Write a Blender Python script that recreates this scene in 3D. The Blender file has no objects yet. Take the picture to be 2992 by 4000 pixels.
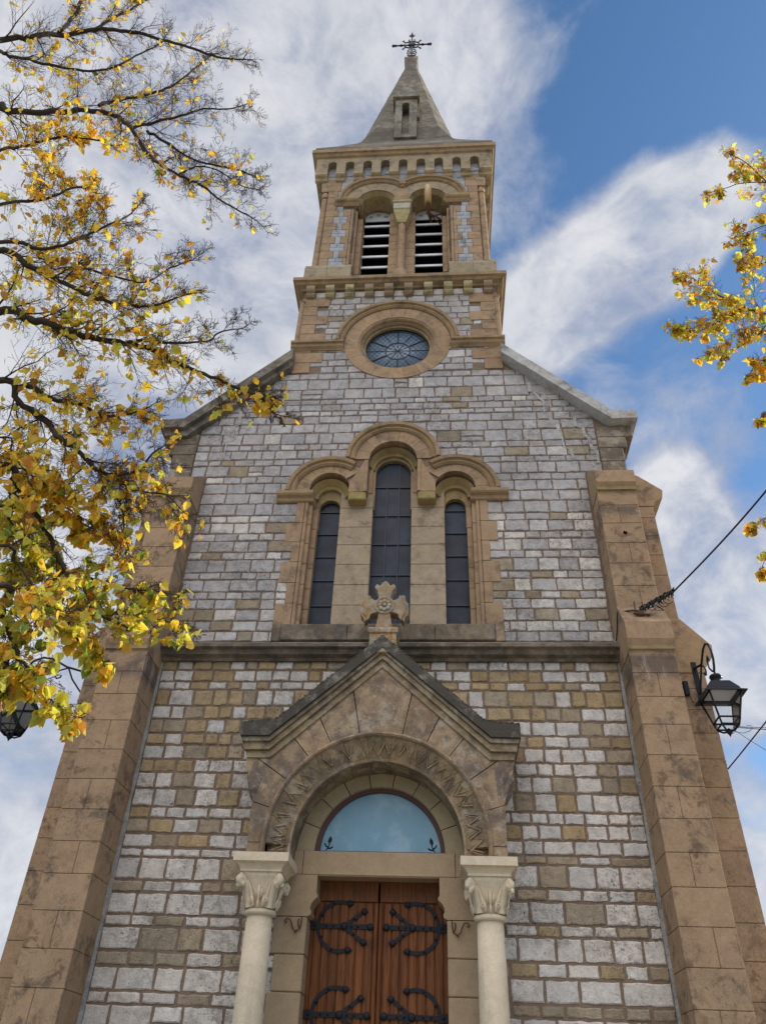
import bpy, bmesh, math, random
from mathutils import Vector, Matrix
from mathutils.geometry import tessellate_polygon
rnd = random.Random(7)
SC = bpy.context.scene
COL = SC.collection
PI = math.pi
# ------------------------------------------------------------------ camera
CAM_P = Vector((0.7856, -10.2534, 1.6))
YAW, PITCH, ROLL, FPX = -0.09005114, 0.66235407, 0.04368972, 3005.0
_cy, _sy, _cp, _sp, _cr, _sr = math.cos(YAW), math.sin(YAW), math.cos(PITCH), math.sin(PITCH), math.cos(ROLL), math.sin(ROLL)
_f = Vector((_sy*_cp, _cy*_cp, _sp)); _r0 = Vector((_cy, -_sy, 0)); _u0 = _r0.cross(_f)
C_R = _r0*_cr + _u0*_sr; C_U = -_r0*_sr + _u0*_cr; C_F = _f
cam = bpy.data.cameras.new('camera'); camo = bpy.data.objects.new('camera', cam); COL.objects.link(camo)
cam.sensor_fit = 'VERTICAL'; cam.sensor_height = 24.0; cam.lens = 24.0*FPX/4000.0
cam.clip_start = 0.05; cam.clip_end = 3000
M4 = Matrix((( C_R.x, C_U.x, -C_F.x, CAM_P.x), (C_R.y, C_U.y, -C_F.y, CAM_P.y), (C_R.z, C_U.z, -C_F.z, CAM_P.z), (0, 0, 0, 1)))
camo.matrix_world = M4
SC.camera = camo
def ray(px, py):                       # px, py in a 1655 x 2212 view of the photograph
    x, y = px*1.8078, py*1.8078
    return (C_F + C_R*((x-1496)/FPX) - C_U*((y-2000)/FPX))
def at(px, py, yp):                    # the point at world depth y = yp
    d = ray(px, py); t = (yp - CAM_P.y)/d.y
    return CAM_P + d*t
# ------------------------------------------------------------------ light
SUN_AZ, SUN_EL = math.radians(24), math.radians(35)     # sun stands behind the church, to the right
S_DIR = Vector((math.cos(SUN_AZ)*math.cos(SUN_EL), math.sin(SUN_AZ)*math.cos(SUN_EL), math.sin(SUN_EL)))
sl = bpy.data.lights.new('sun', 'SUN'); sl.energy = 5.0; sl.angle = math.radians(0.5); sl.color = (1.0, 0.93, 0.80)
so = bpy.data.objects.new('sun', sl); COL.objects.link(so); so.location = (30, 30, 60)
so.rotation_euler = (-S_DIR).to_track_quat('-Z', 'Y').to_euler()
VS = SC.view_settings
SC.display_settings.display_device = 'sRGB'
VS.view_transform = 'Standard'; VS.look = 'None'; VS.gamma = 1.0; VS.exposure = 0.0
try: VS.use_curve_mapping = False
except Exception: pass
SC.cycles.max_bounces = 6; SC.cycles.diffuse_bounces = 3; SC.cycles.transparent_max_bounces = 12

class NT:
    def __init__(s, tree): s.t = tree; s.n = tree.nodes; s.l = tree.links
    def new(s, typ, **kw):
        nd = s.n.new(typ)
        for k, v in kw.items():
            setattr(nd, k, v)
        return nd
    def put(s, sock, v):
        if isinstance(v, bpy.types.NodeSocket): s.l.new(v, sock)
        elif v is not None: sock.default_value = v
    def math(s, op, a, b=None, c=None, clamp=False):
        nd = s.new('ShaderNodeMath', operation=op); nd.use_clamp = clamp
        s.put(nd.inputs[0], a); s.put(nd.inputs[1], b) if b is not None else None
        if c is not None: s.put(nd.inputs[2], c)
        return nd.outputs[0]
    def vmath(s, op, a, b=None):
        nd = s.new('ShaderNodeVectorMath', operation=op)
        s.put(nd.inputs[0], a)
        if b is not None: s.put(nd.inputs[1], b)
        return nd.outputs['Value'] if op in ('DOT_PRODUCT', 'LENGTH') else nd.outputs['Vector']
    def ss(s, v, a, b, lo=0.0, hi=1.0):
        nd = s.new('ShaderNodeMapRange', interpolation_type='SMOOTHSTEP')
        s.put(nd.inputs['Value'], v); nd.inputs['From Min'].default_value = a; nd.inputs['From Max'].default_value = b
        nd.inputs['To Min'].default_value = lo; nd.inputs['To Max'].default_value = hi
        return nd.outputs[0]
    def lin(s, v, a, b, lo=0.0, hi=1.0):
        nd = s.new('ShaderNodeMapRange')
        s.put(nd.inputs['Value'], v); nd.inputs['From Min'].default_value = a; nd.inputs['From Max'].default_value = b
        nd.inputs['To Min'].default_value = lo; nd.inputs['To Max'].default_value = hi
        return nd.outputs[0]
    def noise(s, vec, scale, detail=5, rough=0.55, dist=0.0):
        nd = s.new('ShaderNodeTexNoise')
        s.put(nd.inputs['Vector'], vec); nd.inputs['Scale'].default_value = scale
        nd.inputs['Detail'].default_value = detail; nd.inputs['Roughness'].default_value = rough; nd.inputs['Distortion'].default_value = dist
        return nd.outputs['Fac']
    def vor(s, vec, scale, feature='F1', rand=1.0):
        nd = s.new('ShaderNodeTexVoronoi', feature=feature)
        s.put(nd.inputs['Vector'], vec); nd.inputs['Scale'].default_value = scale; nd.inputs['Randomness'].default_value = rand
        return nd.outputs['Distance']
    def mix(s, fac, a, b, blend='MIX'):
        nd = s.new('ShaderNodeMix', data_type='RGBA', blend_type=blend)
        s.put(nd.inputs[0], fac)
        for i, v in ((6, a), (7, b)):
            if isinstance(v, (tuple, list)): v = (v[0], v[1], v[2], 1.0)
            s.put(nd.inputs[i], v)
        return nd.outputs[2]
    def mapping(s, vec, loc=(0, 0, 0), rot=(0, 0, 0), scale=(1, 1, 1)):
        nd = s.new('ShaderNodeMapping')
        s.put(nd.inputs['Vector'], vec); nd.inputs['Location'].default_value = loc
        nd.inputs['Rotation'].default_value = rot; nd.inputs['Scale'].default_value = scale
        return nd.outputs[0]

# ------------------------------------------------------------------ sky: Nishita + clouds laid out by direction on the dome + added fill lobe
W = bpy.data.worlds.new('World'); SC.world = W; W.use_nodes = True
N = NT(W.node_tree); N.n.clear()
sky = N.new('ShaderNodeTexSky', sky_type='NISHITA'); sky.sun_disc = False
sky.sun_elevation = SUN_EL; sky.sun_rotation = PI/2 - SUN_AZ; sky.altitude = 400; sky.air_density = 1.0; sky.dust_density = 0.4; sky.ozone_density = 2.2
tc = N.new('ShaderNodeTexCoord'); D = N.vmath('NORMALIZE', tc.outputs['Generated'])
BLOBS = [  # display px of the photograph's clouds -> direction, radius in degrees, weight
    (560, 100, 17, .72), (760, 40, 12, .58), (620, 480, 16, .66), (560, 760, 13, .52), (960, 30, 9, .50),
    (300, 250, 18, .65), (80, 160, 18, .95), (80, 620, 16, 1.0), (330, 900, 12, .75), (120, 1050, 13, .8),
    (1115, 720, 5.0, .74), (1200, 660, 5.6, .78), (1290, 600, 5.8, .82), (1390, 520, 6.0, .84), (1480, 455, 5.6, .84), (1555, 410, 4.6, .6), (1450, 580, 4.0, .35), (1180, 560, 4.5, .2), (1110, 180, 5, .25), (1080, 420, 5, .35),
    (1440, 880, 8, .42), (1460, 1080, 4.6, .9), (1540, 1360, 8.0, 1.15), (1640, 1300, 9, 1.1), (1640, 1870, 8.5, 1.1), (1560, 1480, 6, .6), (1440, 1180, 5, .5),
    (1600, 1500, 4, .5), (1170, 860, 7, .35), (70, 1500, 13, 1.1), (30, 1800, 12, 1.1), (150, 320, 16, .45), (60, 2000, 9, .6), (170, 1250, 9, .6), (60, 1620, 7, .7), (1000, 330, 7, .35), (430, 1120, 9, .5)]
acc = None
for (bx, by, rad, w) in BLOBS:
    c = ray(bx, by).normalized(); rr = math.radians(rad)
    dt = N.vmath('DOT_PRODUCT', D, tuple(c))
    m = N.ss(dt, math.cos(rr), math.cos(rr*0.15), 0.0, w)
    acc = m if acc is None else N.math('ADD', acc, m)
acc = N.math('MINIMUM', acc, 1.0)
# added bright lobe high behind the camera, unseen, lights and tints the facade
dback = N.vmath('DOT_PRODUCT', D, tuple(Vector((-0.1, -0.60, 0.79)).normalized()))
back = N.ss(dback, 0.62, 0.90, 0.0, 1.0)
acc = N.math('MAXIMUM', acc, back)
Ds = N.mapping(D, rot=(0.2, 0.5, 0.3), scale=(1.0, 1.0, 1.35))
warp = N.new('ShaderNodeTexNoise'); N.put(warp.inputs['Vector'], Ds); warp.inputs['Scale'].default_value = 3.0; warp.inputs['Detail'].default_value = 3
Dw = N.vmath('ADD', Ds, N.vmath('MULTIPLY', N.vmath('SUBTRACT', warp.outputs['Color'], (0.5, 0.5, 0.5)), (0.22, 0.22, 0.22)))
f1 = N.noise(N.vmath('ADD', Dw, (0.37, 0.11, 0.0)), 5.2, 9, 0.60); f2 = N.noise(Dw, 14.0, 8, 0.64)
dens = N.math('ADD', acc, N.math('MULTIPLY', N.math('SUBTRACT', f1, 0.5), 1.7))
dens = N.math('ADD', dens, N.math('MULTIPLY', N.math('SUBTRACT', f2, 0.5), 1.05))
mask = N.ss(dens, 0.10, 1.05)
thick = N.ss(dens, 0.72, 1.45)
tone = N.ss(N.noise(Dw, 4.6, 8, 0.58), 0.36, 0.64)
ccol = N.mix(tone, (0.54, 0.59, 0.75), (0.84, 0.865, 0.93))
ccol = N.mix(thick, ccol, (1.10, 1.10, 1.12))
ccol = N.mix(back, ccol, (3.28, 3.12, 3.18))  # colour of the added fill lobe, far brighter than the clouds
SKY_K = 0.13
skyc = N.mix(1.0, sky.outputs[0], (0.74, 1.0, 1.14), 'MULTIPLY')
cl = N.mix(1.0, ccol, (0.76/SKY_K,)*3, 'MULTIPLY')
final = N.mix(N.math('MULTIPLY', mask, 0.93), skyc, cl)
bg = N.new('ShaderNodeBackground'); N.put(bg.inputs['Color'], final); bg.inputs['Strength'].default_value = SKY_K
wo = N.new('ShaderNodeOutputWorld'); N.l.new(bg.outputs[0], wo.inputs['Surface'])

# ------------------------------------------------------------------ materials
def new_mat(name):
    m = bpy.data.materials.new(name); m.use_nodes = True; t = NT(m.node_tree); t.n.clear()
    out = t.new('ShaderNodeOutputMaterial'); b = t.new('ShaderNodeBsdfPrincipled'); t.l.new(b.outputs[0], out.inputs['Surface'])
    return m, t, b, out
def stone(name, seed=0, dark=0.25, dark_t=(0.56, 0.70), orange=0.0, pits=0.3, rough=0.92, bump=0.25, mott=0.22, streak=0.0, lime=None, grain=0.10, darkcol=(0.075, 0.066, 0.055), brown=0.0, bandz=None, orange_t=(0.60, 0.68, 0.48, 0.62), pale=0.0, palecol=(0.47, 0.40, 0.31), near=False):
    m, t, b, out = new_mat(name)
    g = t.new('ShaderNodeNewGeometry'); P = t.vmath('ADD', g.outputs['Position'], (seed*7.31, seed*3.77, seed*5.13))
    a = t.new('ShaderNodeAttribute'); a.attribute_name = 'Col'; c = a.outputs['Color']
    n1 = t.noise(P, 0.9, 5, 0.6); n2 = t.noise(P, 7.0, 8, 0.65, 0.4); n3 = t.noise(P, 55.0, 4, 0.6)
    v = t.math('ADD', t.lin(n1, 0.3, 0.7, 1-mott*0.6, 1+mott*0.5), t.lin(n2, 0.28, 0.72, -mott, mott))
    v = t.math('ADD', v, t.lin(n3, 0.3, 0.7, -grain, grain))
    comb = t.new('ShaderNodeCombineXYZ'); t.put(comb.inputs[0], v); t.put(comb.inputs[1], v); t.put(comb.inputs[2], t.math('MULTIPLY', v, 0.99))
    c = t.mix(1.0, c, comb.outputs[0], 'MULTIPLY')
    if pale:
        pl_ = t.ss(t.noise(t.vmath('ADD', P, (3.3, 1.7, 9.1)), 3.4, 8, 0.70, 0.8), 0.52, 0.58); c = t.mix(t.math('MULTIPLY', pl_, pale), c, palecol)
    if brown:
        nb = t.math('MULTIPLY', t.ss(t.noise(P, 4.2, 9, 0.70, 0.6), 0.50, 0.62), t.ss(t.noise(P, 1.1, 4, 0.6), 0.42, 0.58)); c = t.mix(t.math('MULTIPLY', nb, brown), c, (0.145, 0.088, 0.052))
    if dark:
        nd = t.noise(P, 2.6, 10, 0.72, 0.3); k = t.ss(nd, *dark_t)
        if bandz:
            sx = t.new('ShaderNodeSeparateXYZ'); t.put(sx.inputs[0], g.outputs['Position'])
            zz = t.math('ADD', sx.outputs[2], t.math('MULTIPLY', t.math('SUBTRACT', n2, 0.5), 0.25))
            kb = None
            for (z0, z1, w) in bandz:
                q = t.math('MULTIPLY', t.ss(zz, z0, z0+0.12), t.ss(zz, z1-0.12, z1, 1.0, 0.0)); q = t.math('MULTIPLY', q, w)
                kb = q if kb is None else t.math('MAXIMUM', kb, q)
            k = t.math('MAXIMUM', k, t.math('MULTIPLY', kb, t.ss(nd, 0.30, 0.60)))
        c = t.mix(t.math('MULTIPLY', k, dark), c, darkcol)
    if streak:
        Ps = t.mapping(P, scale=(6.0, 6.0, 0.35)); ns = t.ss(t.noise(Ps, 1.6, 6, 0.6), 0.56, 0.74)
        c = t.mix(t.math('MULTIPLY', ns, streak), c, darkcol)
    if pits:
        area = t.ss(t.noise(P, 0.75, 4, 0.55), 0.44, 0.62)
        if near:
            sp_ = t.new('ShaderNodeSeparateXYZ'); t.put(sp_.inputs[0], g.outputs['Position']); xz = t.math('ADD', t.math('ABSOLUTE', t.math('ADD', sp_.outputs[0], 0.25)), t.math('MULTIPLY', n1, 1.2))
            area = t.math('MAXIMUM', area, t.math('MULTIPLY', t.ss(xz, 2.1, 2.9, 1.0, 0.0), t.ss(sp_.outputs[2], 4.3, 5.2, 1.0, 0.0)))
        pn = t.ss(t.noise(P, 26.0, 6, 0.75, 0.8), 0.55, 0.63)
        c = t.mix(t.math('MULTIPLY', t.math('MULTIPLY', pn, area), pits), c, (0.07, 0.062, 0.052))
        gr_ = t.math('MULTIPLY', t.ss(t.noise(P, 10.0, 8, 0.74, 0.6), 0.47, 0.60), area); c = t.mix(t.math('MULTIPLY', gr_, pits*0.55), c, (0.165, 0.135, 0.10))
        hp = t.ss(t.noise(t.mapping(P, scale=(1.0, 1.0, 2.6)), 17.0, 5, 0.7, 0.5), 0.60, 0.66); c = t.mix(t.math('MULTIPLY', hp, pits*0.75), c, (0.09, 0.076, 0.064))
    if orange:
        on = t.ss(t.noise(P, 15.0, 5, 0.6), orange_t[0], orange_t[1]); oa = t.ss(t.noise(P, 1.3, 4, 0.6), orange_t[2], orange_t[3])
        c = t.mix(t.math('MULTIPLY', t.math('MULTIPLY', on, oa), orange), c, (0.36, 0.175, 0.04))
    if lime:
        sx = t.new('ShaderNodeSeparateXYZ'); t.put(sx.inputs[0], g.outputs['Position'])
        kl = None
        for (z0, z1) in lime:
            q = t.math('MULTIPLY', t.ss(sx.outputs[2], z0, z0+0.25), t.ss(sx.outputs[2], z1-0.08, z1, 1.0, 0.0))
            kl = q if kl is None else t.math('MAXIMUM', kl, q)
        Pl = t.mapping(P, scale=(5.0, 5.0, 0.7)); nl = t.ss(t.noise(Pl, 1.5, 9, 0.78, 0.5), 0.54, 0.62)
        dk = t.ss(t.noise(P, 2.1, 6, 0.7), 0.40, 0.55)
        c = t.mix(t.math('MULTIPLY', t.math('MULTIPLY', kl, dk), 0.75), c, (0.11, 0.085, 0.07))
        c = t.mix(t.math('MULTIPLY', t.math('MULTIPLY', kl, nl), 0.6), c, (0.44, 0.44, 0.43))
    t.put(b.inputs['Base Color'], c); b.inputs['Roughness'].default_value = rough
    b.inputs['Specular IOR Level'].default_value = 0.18
    h = t.math('ADD', t.math('MULTIPLY', n2, 0.6), t.math('MULTIPLY', n3, 0.35))
    bp = t.new('ShaderNodeBump'); bp.inputs['Strength'].default_value = bump; bp.inputs['Distance'].default_value = 0.03
    t.put(bp.inputs['Height'], h); t.l.new(bp.outputs[0], b.inputs['Normal'])
    return m
def plain(name, col, rough=0.6, metal=0.0, var=0.12, scale=20.0, spec=0.4, bump=0.0):
    m, t, b, out = new_mat(name)
    g = t.new('ShaderNodeNewGeometry'); n = t.noise(g.outputs['Position'], scale, 6, 0.65)
    c = t.mix(n, tuple(x*(1-var) for x in col), tuple(min(1, x*(1+var)) for x in col))
    t.put(b.inputs['Base Color'], c); b.inputs['Roughness'].default_value = rough; b.inputs['Metallic'].default_value = metal
    b.inputs['Specular IOR Level'].default_value = spec
    if bump:
        bp = t.new('ShaderNodeBump'); bp.inputs['Strength'].default_value = bump; bp.inputs['Distance'].default_value = 0.01
        t.put(bp.inputs['Height'], n); t.l.new(bp.outputs[0], b.inputs['Normal'])
    return m
MAT = {}
MAT['wall'] = stone('rubble_limestone', 0, dark=0.30, dark_t=(0.58, 0.72), orange=0.6, near=True, pits=0.9, bump=0.8, mott=0.26, grain=0.16, bandz=[(6.95, 7.75, 0.55)])
MAT['ashlar'] = stone('tan_ashlar', 2, dark=0.60, dark_t=(0.53, 0.68), pits=0.40, bump=0.3, mott=0.17, brown=0.35, pale=0.35, palecol=(0.42, 0.30, 0.16))
MAT['buttress'] = stone('buttress_ashlar', 4, pale=0.30, palecol=(0.41, 0.29, 0.16), dark=0.70, dark_t=(0.52, 0.66), pits=0.45, bump=0.22, mott=0.16, brown=0.80, lime=[(6.15, 6.66), (9.0, 9.40)])
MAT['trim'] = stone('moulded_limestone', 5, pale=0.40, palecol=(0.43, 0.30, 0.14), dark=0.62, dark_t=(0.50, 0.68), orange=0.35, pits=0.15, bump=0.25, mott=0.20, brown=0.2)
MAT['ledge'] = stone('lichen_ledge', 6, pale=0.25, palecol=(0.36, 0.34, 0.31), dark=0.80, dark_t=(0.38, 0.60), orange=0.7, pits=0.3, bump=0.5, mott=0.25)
MAT['porch'] = stone('weathered_porch_stone', 8, dark=0.65, dark_t=(0.46, 0.60), pits=0.4, bump=0.8, mott=0.36, brown=0.50, pale=0.55, darkcol=(0.125, 0.10, 0.085))
MAT['coping'] = stone('lichen_coping', 9, dark=0.92, dark_t=(0.30, 0.50), pits=0.3, bump=0.9, mott=0.4, darkcol=(0.062, 0.053, 0.043), pale=0.16, palecol=(0.27, 0.26, 0.235))
MAT['cross'] = stone('lichen_cross', 10, dark=0.35, dark_t=(0.50, 0.66), orange=0.95, pits=0.3, bump=0.6, mott=0.3, orange_t=(0.46, 0.60, 0.30, 0.5))
MAT['new'] = stone('pale_new_limestone', 11, dark=0.28, dark_t=(0.56, 0.74), pits=0.10, bump=0.22, mott=0.12, streak=0.22, grain=0.07, brown=0.15)
MAT['jamb'] = stone('smooth_doorway_limestone', 12, dark=0.15, dark_t=(0.60, 0.74), pits=0.06, bump=0.10, mott=0.09, brown=0.15)
MAT['spire'] = stone('spire_stone', 13, dark=0.62, dark_t=(0.36, 0.60), orange=0.1, pits=0.7, bump=0.8, mott=0.30)
MAT['iron'] = plain('black_wrought_iron', (0.016, 0.017, 0.022), 0.6, 0.2, 0.3, 40, 0.3, 0.1)
MAT['blackpaint'] = plain('black_lantern_paint', (0.010, 0.011, 0.016), 0.5, 0.0, 0.2, 30, 0.25)
MAT['cable'] = plain('black_cable', (0.015, 0.015, 0.018), 0.6)
MAT['louvre'] = plain('white_louvre_paint', (0.72, 0.73, 0.76), 0.5, 0, 0.06, 8)
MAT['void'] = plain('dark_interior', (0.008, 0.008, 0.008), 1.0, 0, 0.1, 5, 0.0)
MAT['redframe'] = plain('red_brown_frame', (0.105, 0.050, 0.045), 0.7, 0, 0.15, 25)
MAT['siren'] = plain('tan_siren_paint', (0.50, 0.31, 0.12), 0.5, 0, 0.08, 12)
MAT['lead'] = plain('lead_came', (0.030, 0.034, 0.042), 0.5, 0.3, 0.2, 20)
MAT['roof'] = plain('grey_slate_roof', (0.13, 0.13, 0.14), 0.8, 0, 0.25, 3)
MAT['rust'] = plain('rusty_iron', (0.10, 0.05, 0.03), 0.8, 0.2, 0.4, 30)
MAT['bark'] = plain('lime_tree_bark', (0.060, 0.047, 0.036), 0.9, 0, 0.45, 14, 0.1, 0.6)
MAT['twig'] = plain('lime_tree_twig', (0.070, 0.046, 0.035), 0.85, 0, 0.4, 10, 0.1)
def wood():
    m, t, b, out = new_mat('varnished_oak'); g = t.new('ShaderNodeNewGeometry')
    a = t.new('ShaderNodeAttribute'); a.attribute_name = 'Col'
    P = t.mapping(g.outputs['Position'], scale=(22, 22, 1.1)); n = t.noise(P, 1.6, 8, 0.65, 1.2); n2 = t.noise(g.outputs['Position'], 1.8, 4, 0.6)
    c = t.mix(t.ss(n, 0.3, 0.7), (0.50, 0.50, 0.5), (1.35, 1.35, 1.35)); c = t.mix(1.0, a.outputs['Color'], c, 'MULTIPLY')
    c = t.mix(t.ss(n2, 0.5, 0.75), c, (0.075, 0.024, 0.012))
    t.put(b.inputs['Base Color'], c); b.inputs['Roughness'].default_value = 0.5; b.inputs['Specular IOR Level'].default_value = 0.2
    bp = t.new('ShaderNodeBump'); bp.inputs['Strength'].default_value = 0.15; bp.inputs['Distance'].default_value = 0.005
    t.put(bp.inputs['Height'], n); t.l.new(bp.outputs[0], b.inputs['Normal']); return m
MAT['wood'] = wood()
def glass_dark(name, c0, c1, rough=0.12, bump=0.06, scale=60, spec=0.5):
    m, t, b, out = new_mat(name); g = t.new('ShaderNodeNewGeometry'); n = t.noise(g.outputs['Position'], 3.0, 3, 0.5)
    a = t.new('ShaderNodeAttribute'); a.attribute_name = 'Col'
    t.put(b.inputs['Base Color'], t.mix(1.0, a.outputs['Color'], t.mix(t.ss(n, 0.35, 0.65), c0, c1), 'MULTIPLY')); b.inputs['Roughness'].default_value = rough; b.inputs['Specular IOR Level'].default_value = spec
    bp = t.new('ShaderNodeBump'); bp.inputs['Strength'].default_value = bump; bp.inputs['Distance'].default_value = 0.01
    t.put(bp.inputs['Height'], t.noise(g.outputs['Position'], scale, 3, 0.6)); t.l.new(bp.outputs[0], b.inputs['Normal']); return m
MAT['glass'] = glass_dark('dark_church_glass', (0.012, 0.014, 0.022), (0.02, 0.03, 0.045), 0.30, 0.5, 90, 0.22)
MAT['rosegl'] = glass_dark('blue_quarry_glass', (0.17, 0.23, 0.31), (0.23, 0.30, 0.38), 0.2, 0.2, 40)
def lunette_glass():
    m, t, b, out = new_mat('painted_pale_blue_panel'); g = t.new('ShaderNodeNewGeometry'); n = t.noise(g.outputs['Position'], 3.5, 7, 0.6, 0.4)
    n2 = t.noise(g.outputs['Position'], 1.2, 3, 0.5)
    c = t.mix(t.ss(n, 0.42, 0.66), (0.17, 0.35, 0.46), (0.29, 0.45, 0.54)); c = t.mix(t.ss(n2, 0.4, 0.7, 0, 0.6), c, (0.20, 0.36, 0.50))
    sp = t.ss(t.noise(g.outputs['Position'], 40, 3, 0.5), 0.70, 0.75, 0, 0.5); c = t.mix(sp, c, (0.10, 0.16, 0.2))
    t.put(b.inputs['Base Color'], c); b.inputs['Roughness'].default_value = 0.35; return m
MAT['lunette'] = lunette_glass()
def clear_glass():
    m, t, b, out = new_mat('clear_lantern_glass')
    tr = t.new('ShaderNodeBsdfTransparent'); tr.inputs[0].default_value = (0.93, 0.95, 0.96, 1); gl = t.new('ShaderNodeBsdfGlossy'); gl.inputs['Roughness'].default_value = 0.04
    fr = t.new('ShaderNodeFresnel'); fr.inputs[0].default_value = 1.45; mx = t.new('ShaderNodeMixShader')
    t.l.new(fr.outputs[0], mx.inputs[0]); t.l.new(tr.outputs[0], mx.inputs[1]); t.l.new(gl.outputs[0], mx.inputs[2]); t.l.new(mx.outputs[0], out.inputs['Surface']); return m
MAT['clear'] = clear_glass()
def leafmat():
    m, t, b, out = new_mat('autumn_lime_leaf'); g = t.new('ShaderNodeNewGeometry')
    a = t.new('ShaderNodeAttribute'); a.attribute_name = 'Col'
    n = t.noise(g.outputs['Position'], 55, 4, 0.6); c = t.mix(t.ss(n, 0.54, 0.76), a.outputs['Color'], t.mix(0.55, a.outputs['Color'], (0.30, 0.13, 0.02)))
    df = t.new('ShaderNodeBsdfDiffuse'); tl = t.new('ShaderNodeBsdfTranslucent'); gl = t.new('ShaderNodeBsdfGlossy'); gl.inputs['Roughness'].default_value = 0.45
    t.put(df.inputs[0], c); t.put(tl.inputs[0], t.mix(1.0, c, (1.22, 1.16, 0.80), 'MULTIPLY'))
    m1 = t.new('ShaderNodeMixShader'); m1.inputs[0].default_value = 0.66; t.l.new(df.outputs[0], m1.inputs[1]); t.l.new(tl.outputs[0], m1.inputs[2])
    m2 = t.new('ShaderNodeMixShader'); m2.inputs[0].default_value = 0.03; t.l.new(m1.outputs[0], m2.inputs[1]); t.l.new(gl.outputs[0], m2.inputs[2])
    t.l.new(m2.outputs[0], out.inputs['Surface']); return m
MAT['leaf'] = leafmat()
def ground_mat():
    m, t, b, out = new_mat('pale_gravel'); g = t.new('ShaderNodeNewGeometry'); P = g.outputs['Position']
    n = t.noise(P, 0.6, 6, 0.6); n2 = t.noise(P, 25, 5, 0.7)
    c = t.mix(t.ss(n, 0.35, 0.65), (0.19, 0.17, 0.14), (0.26, 0.235, 0.20)); c = t.mix(t.ss(n2, 0.4, 0.6, 0, 0.5), c, (0.20, 0.18, 0.15))
    t.put(b.inputs['Base Color'], c); b.inputs['Roughness'].default_value = 0.95
    bp = t.new('ShaderNodeBump'); bp.inputs['Strength'].default_value = 0.4; t.put(bp.inputs['Height'], n2); t.l.new(bp.outputs[0], b.inputs['Normal']); return m
MAT['ground'] = ground_mat()
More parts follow.
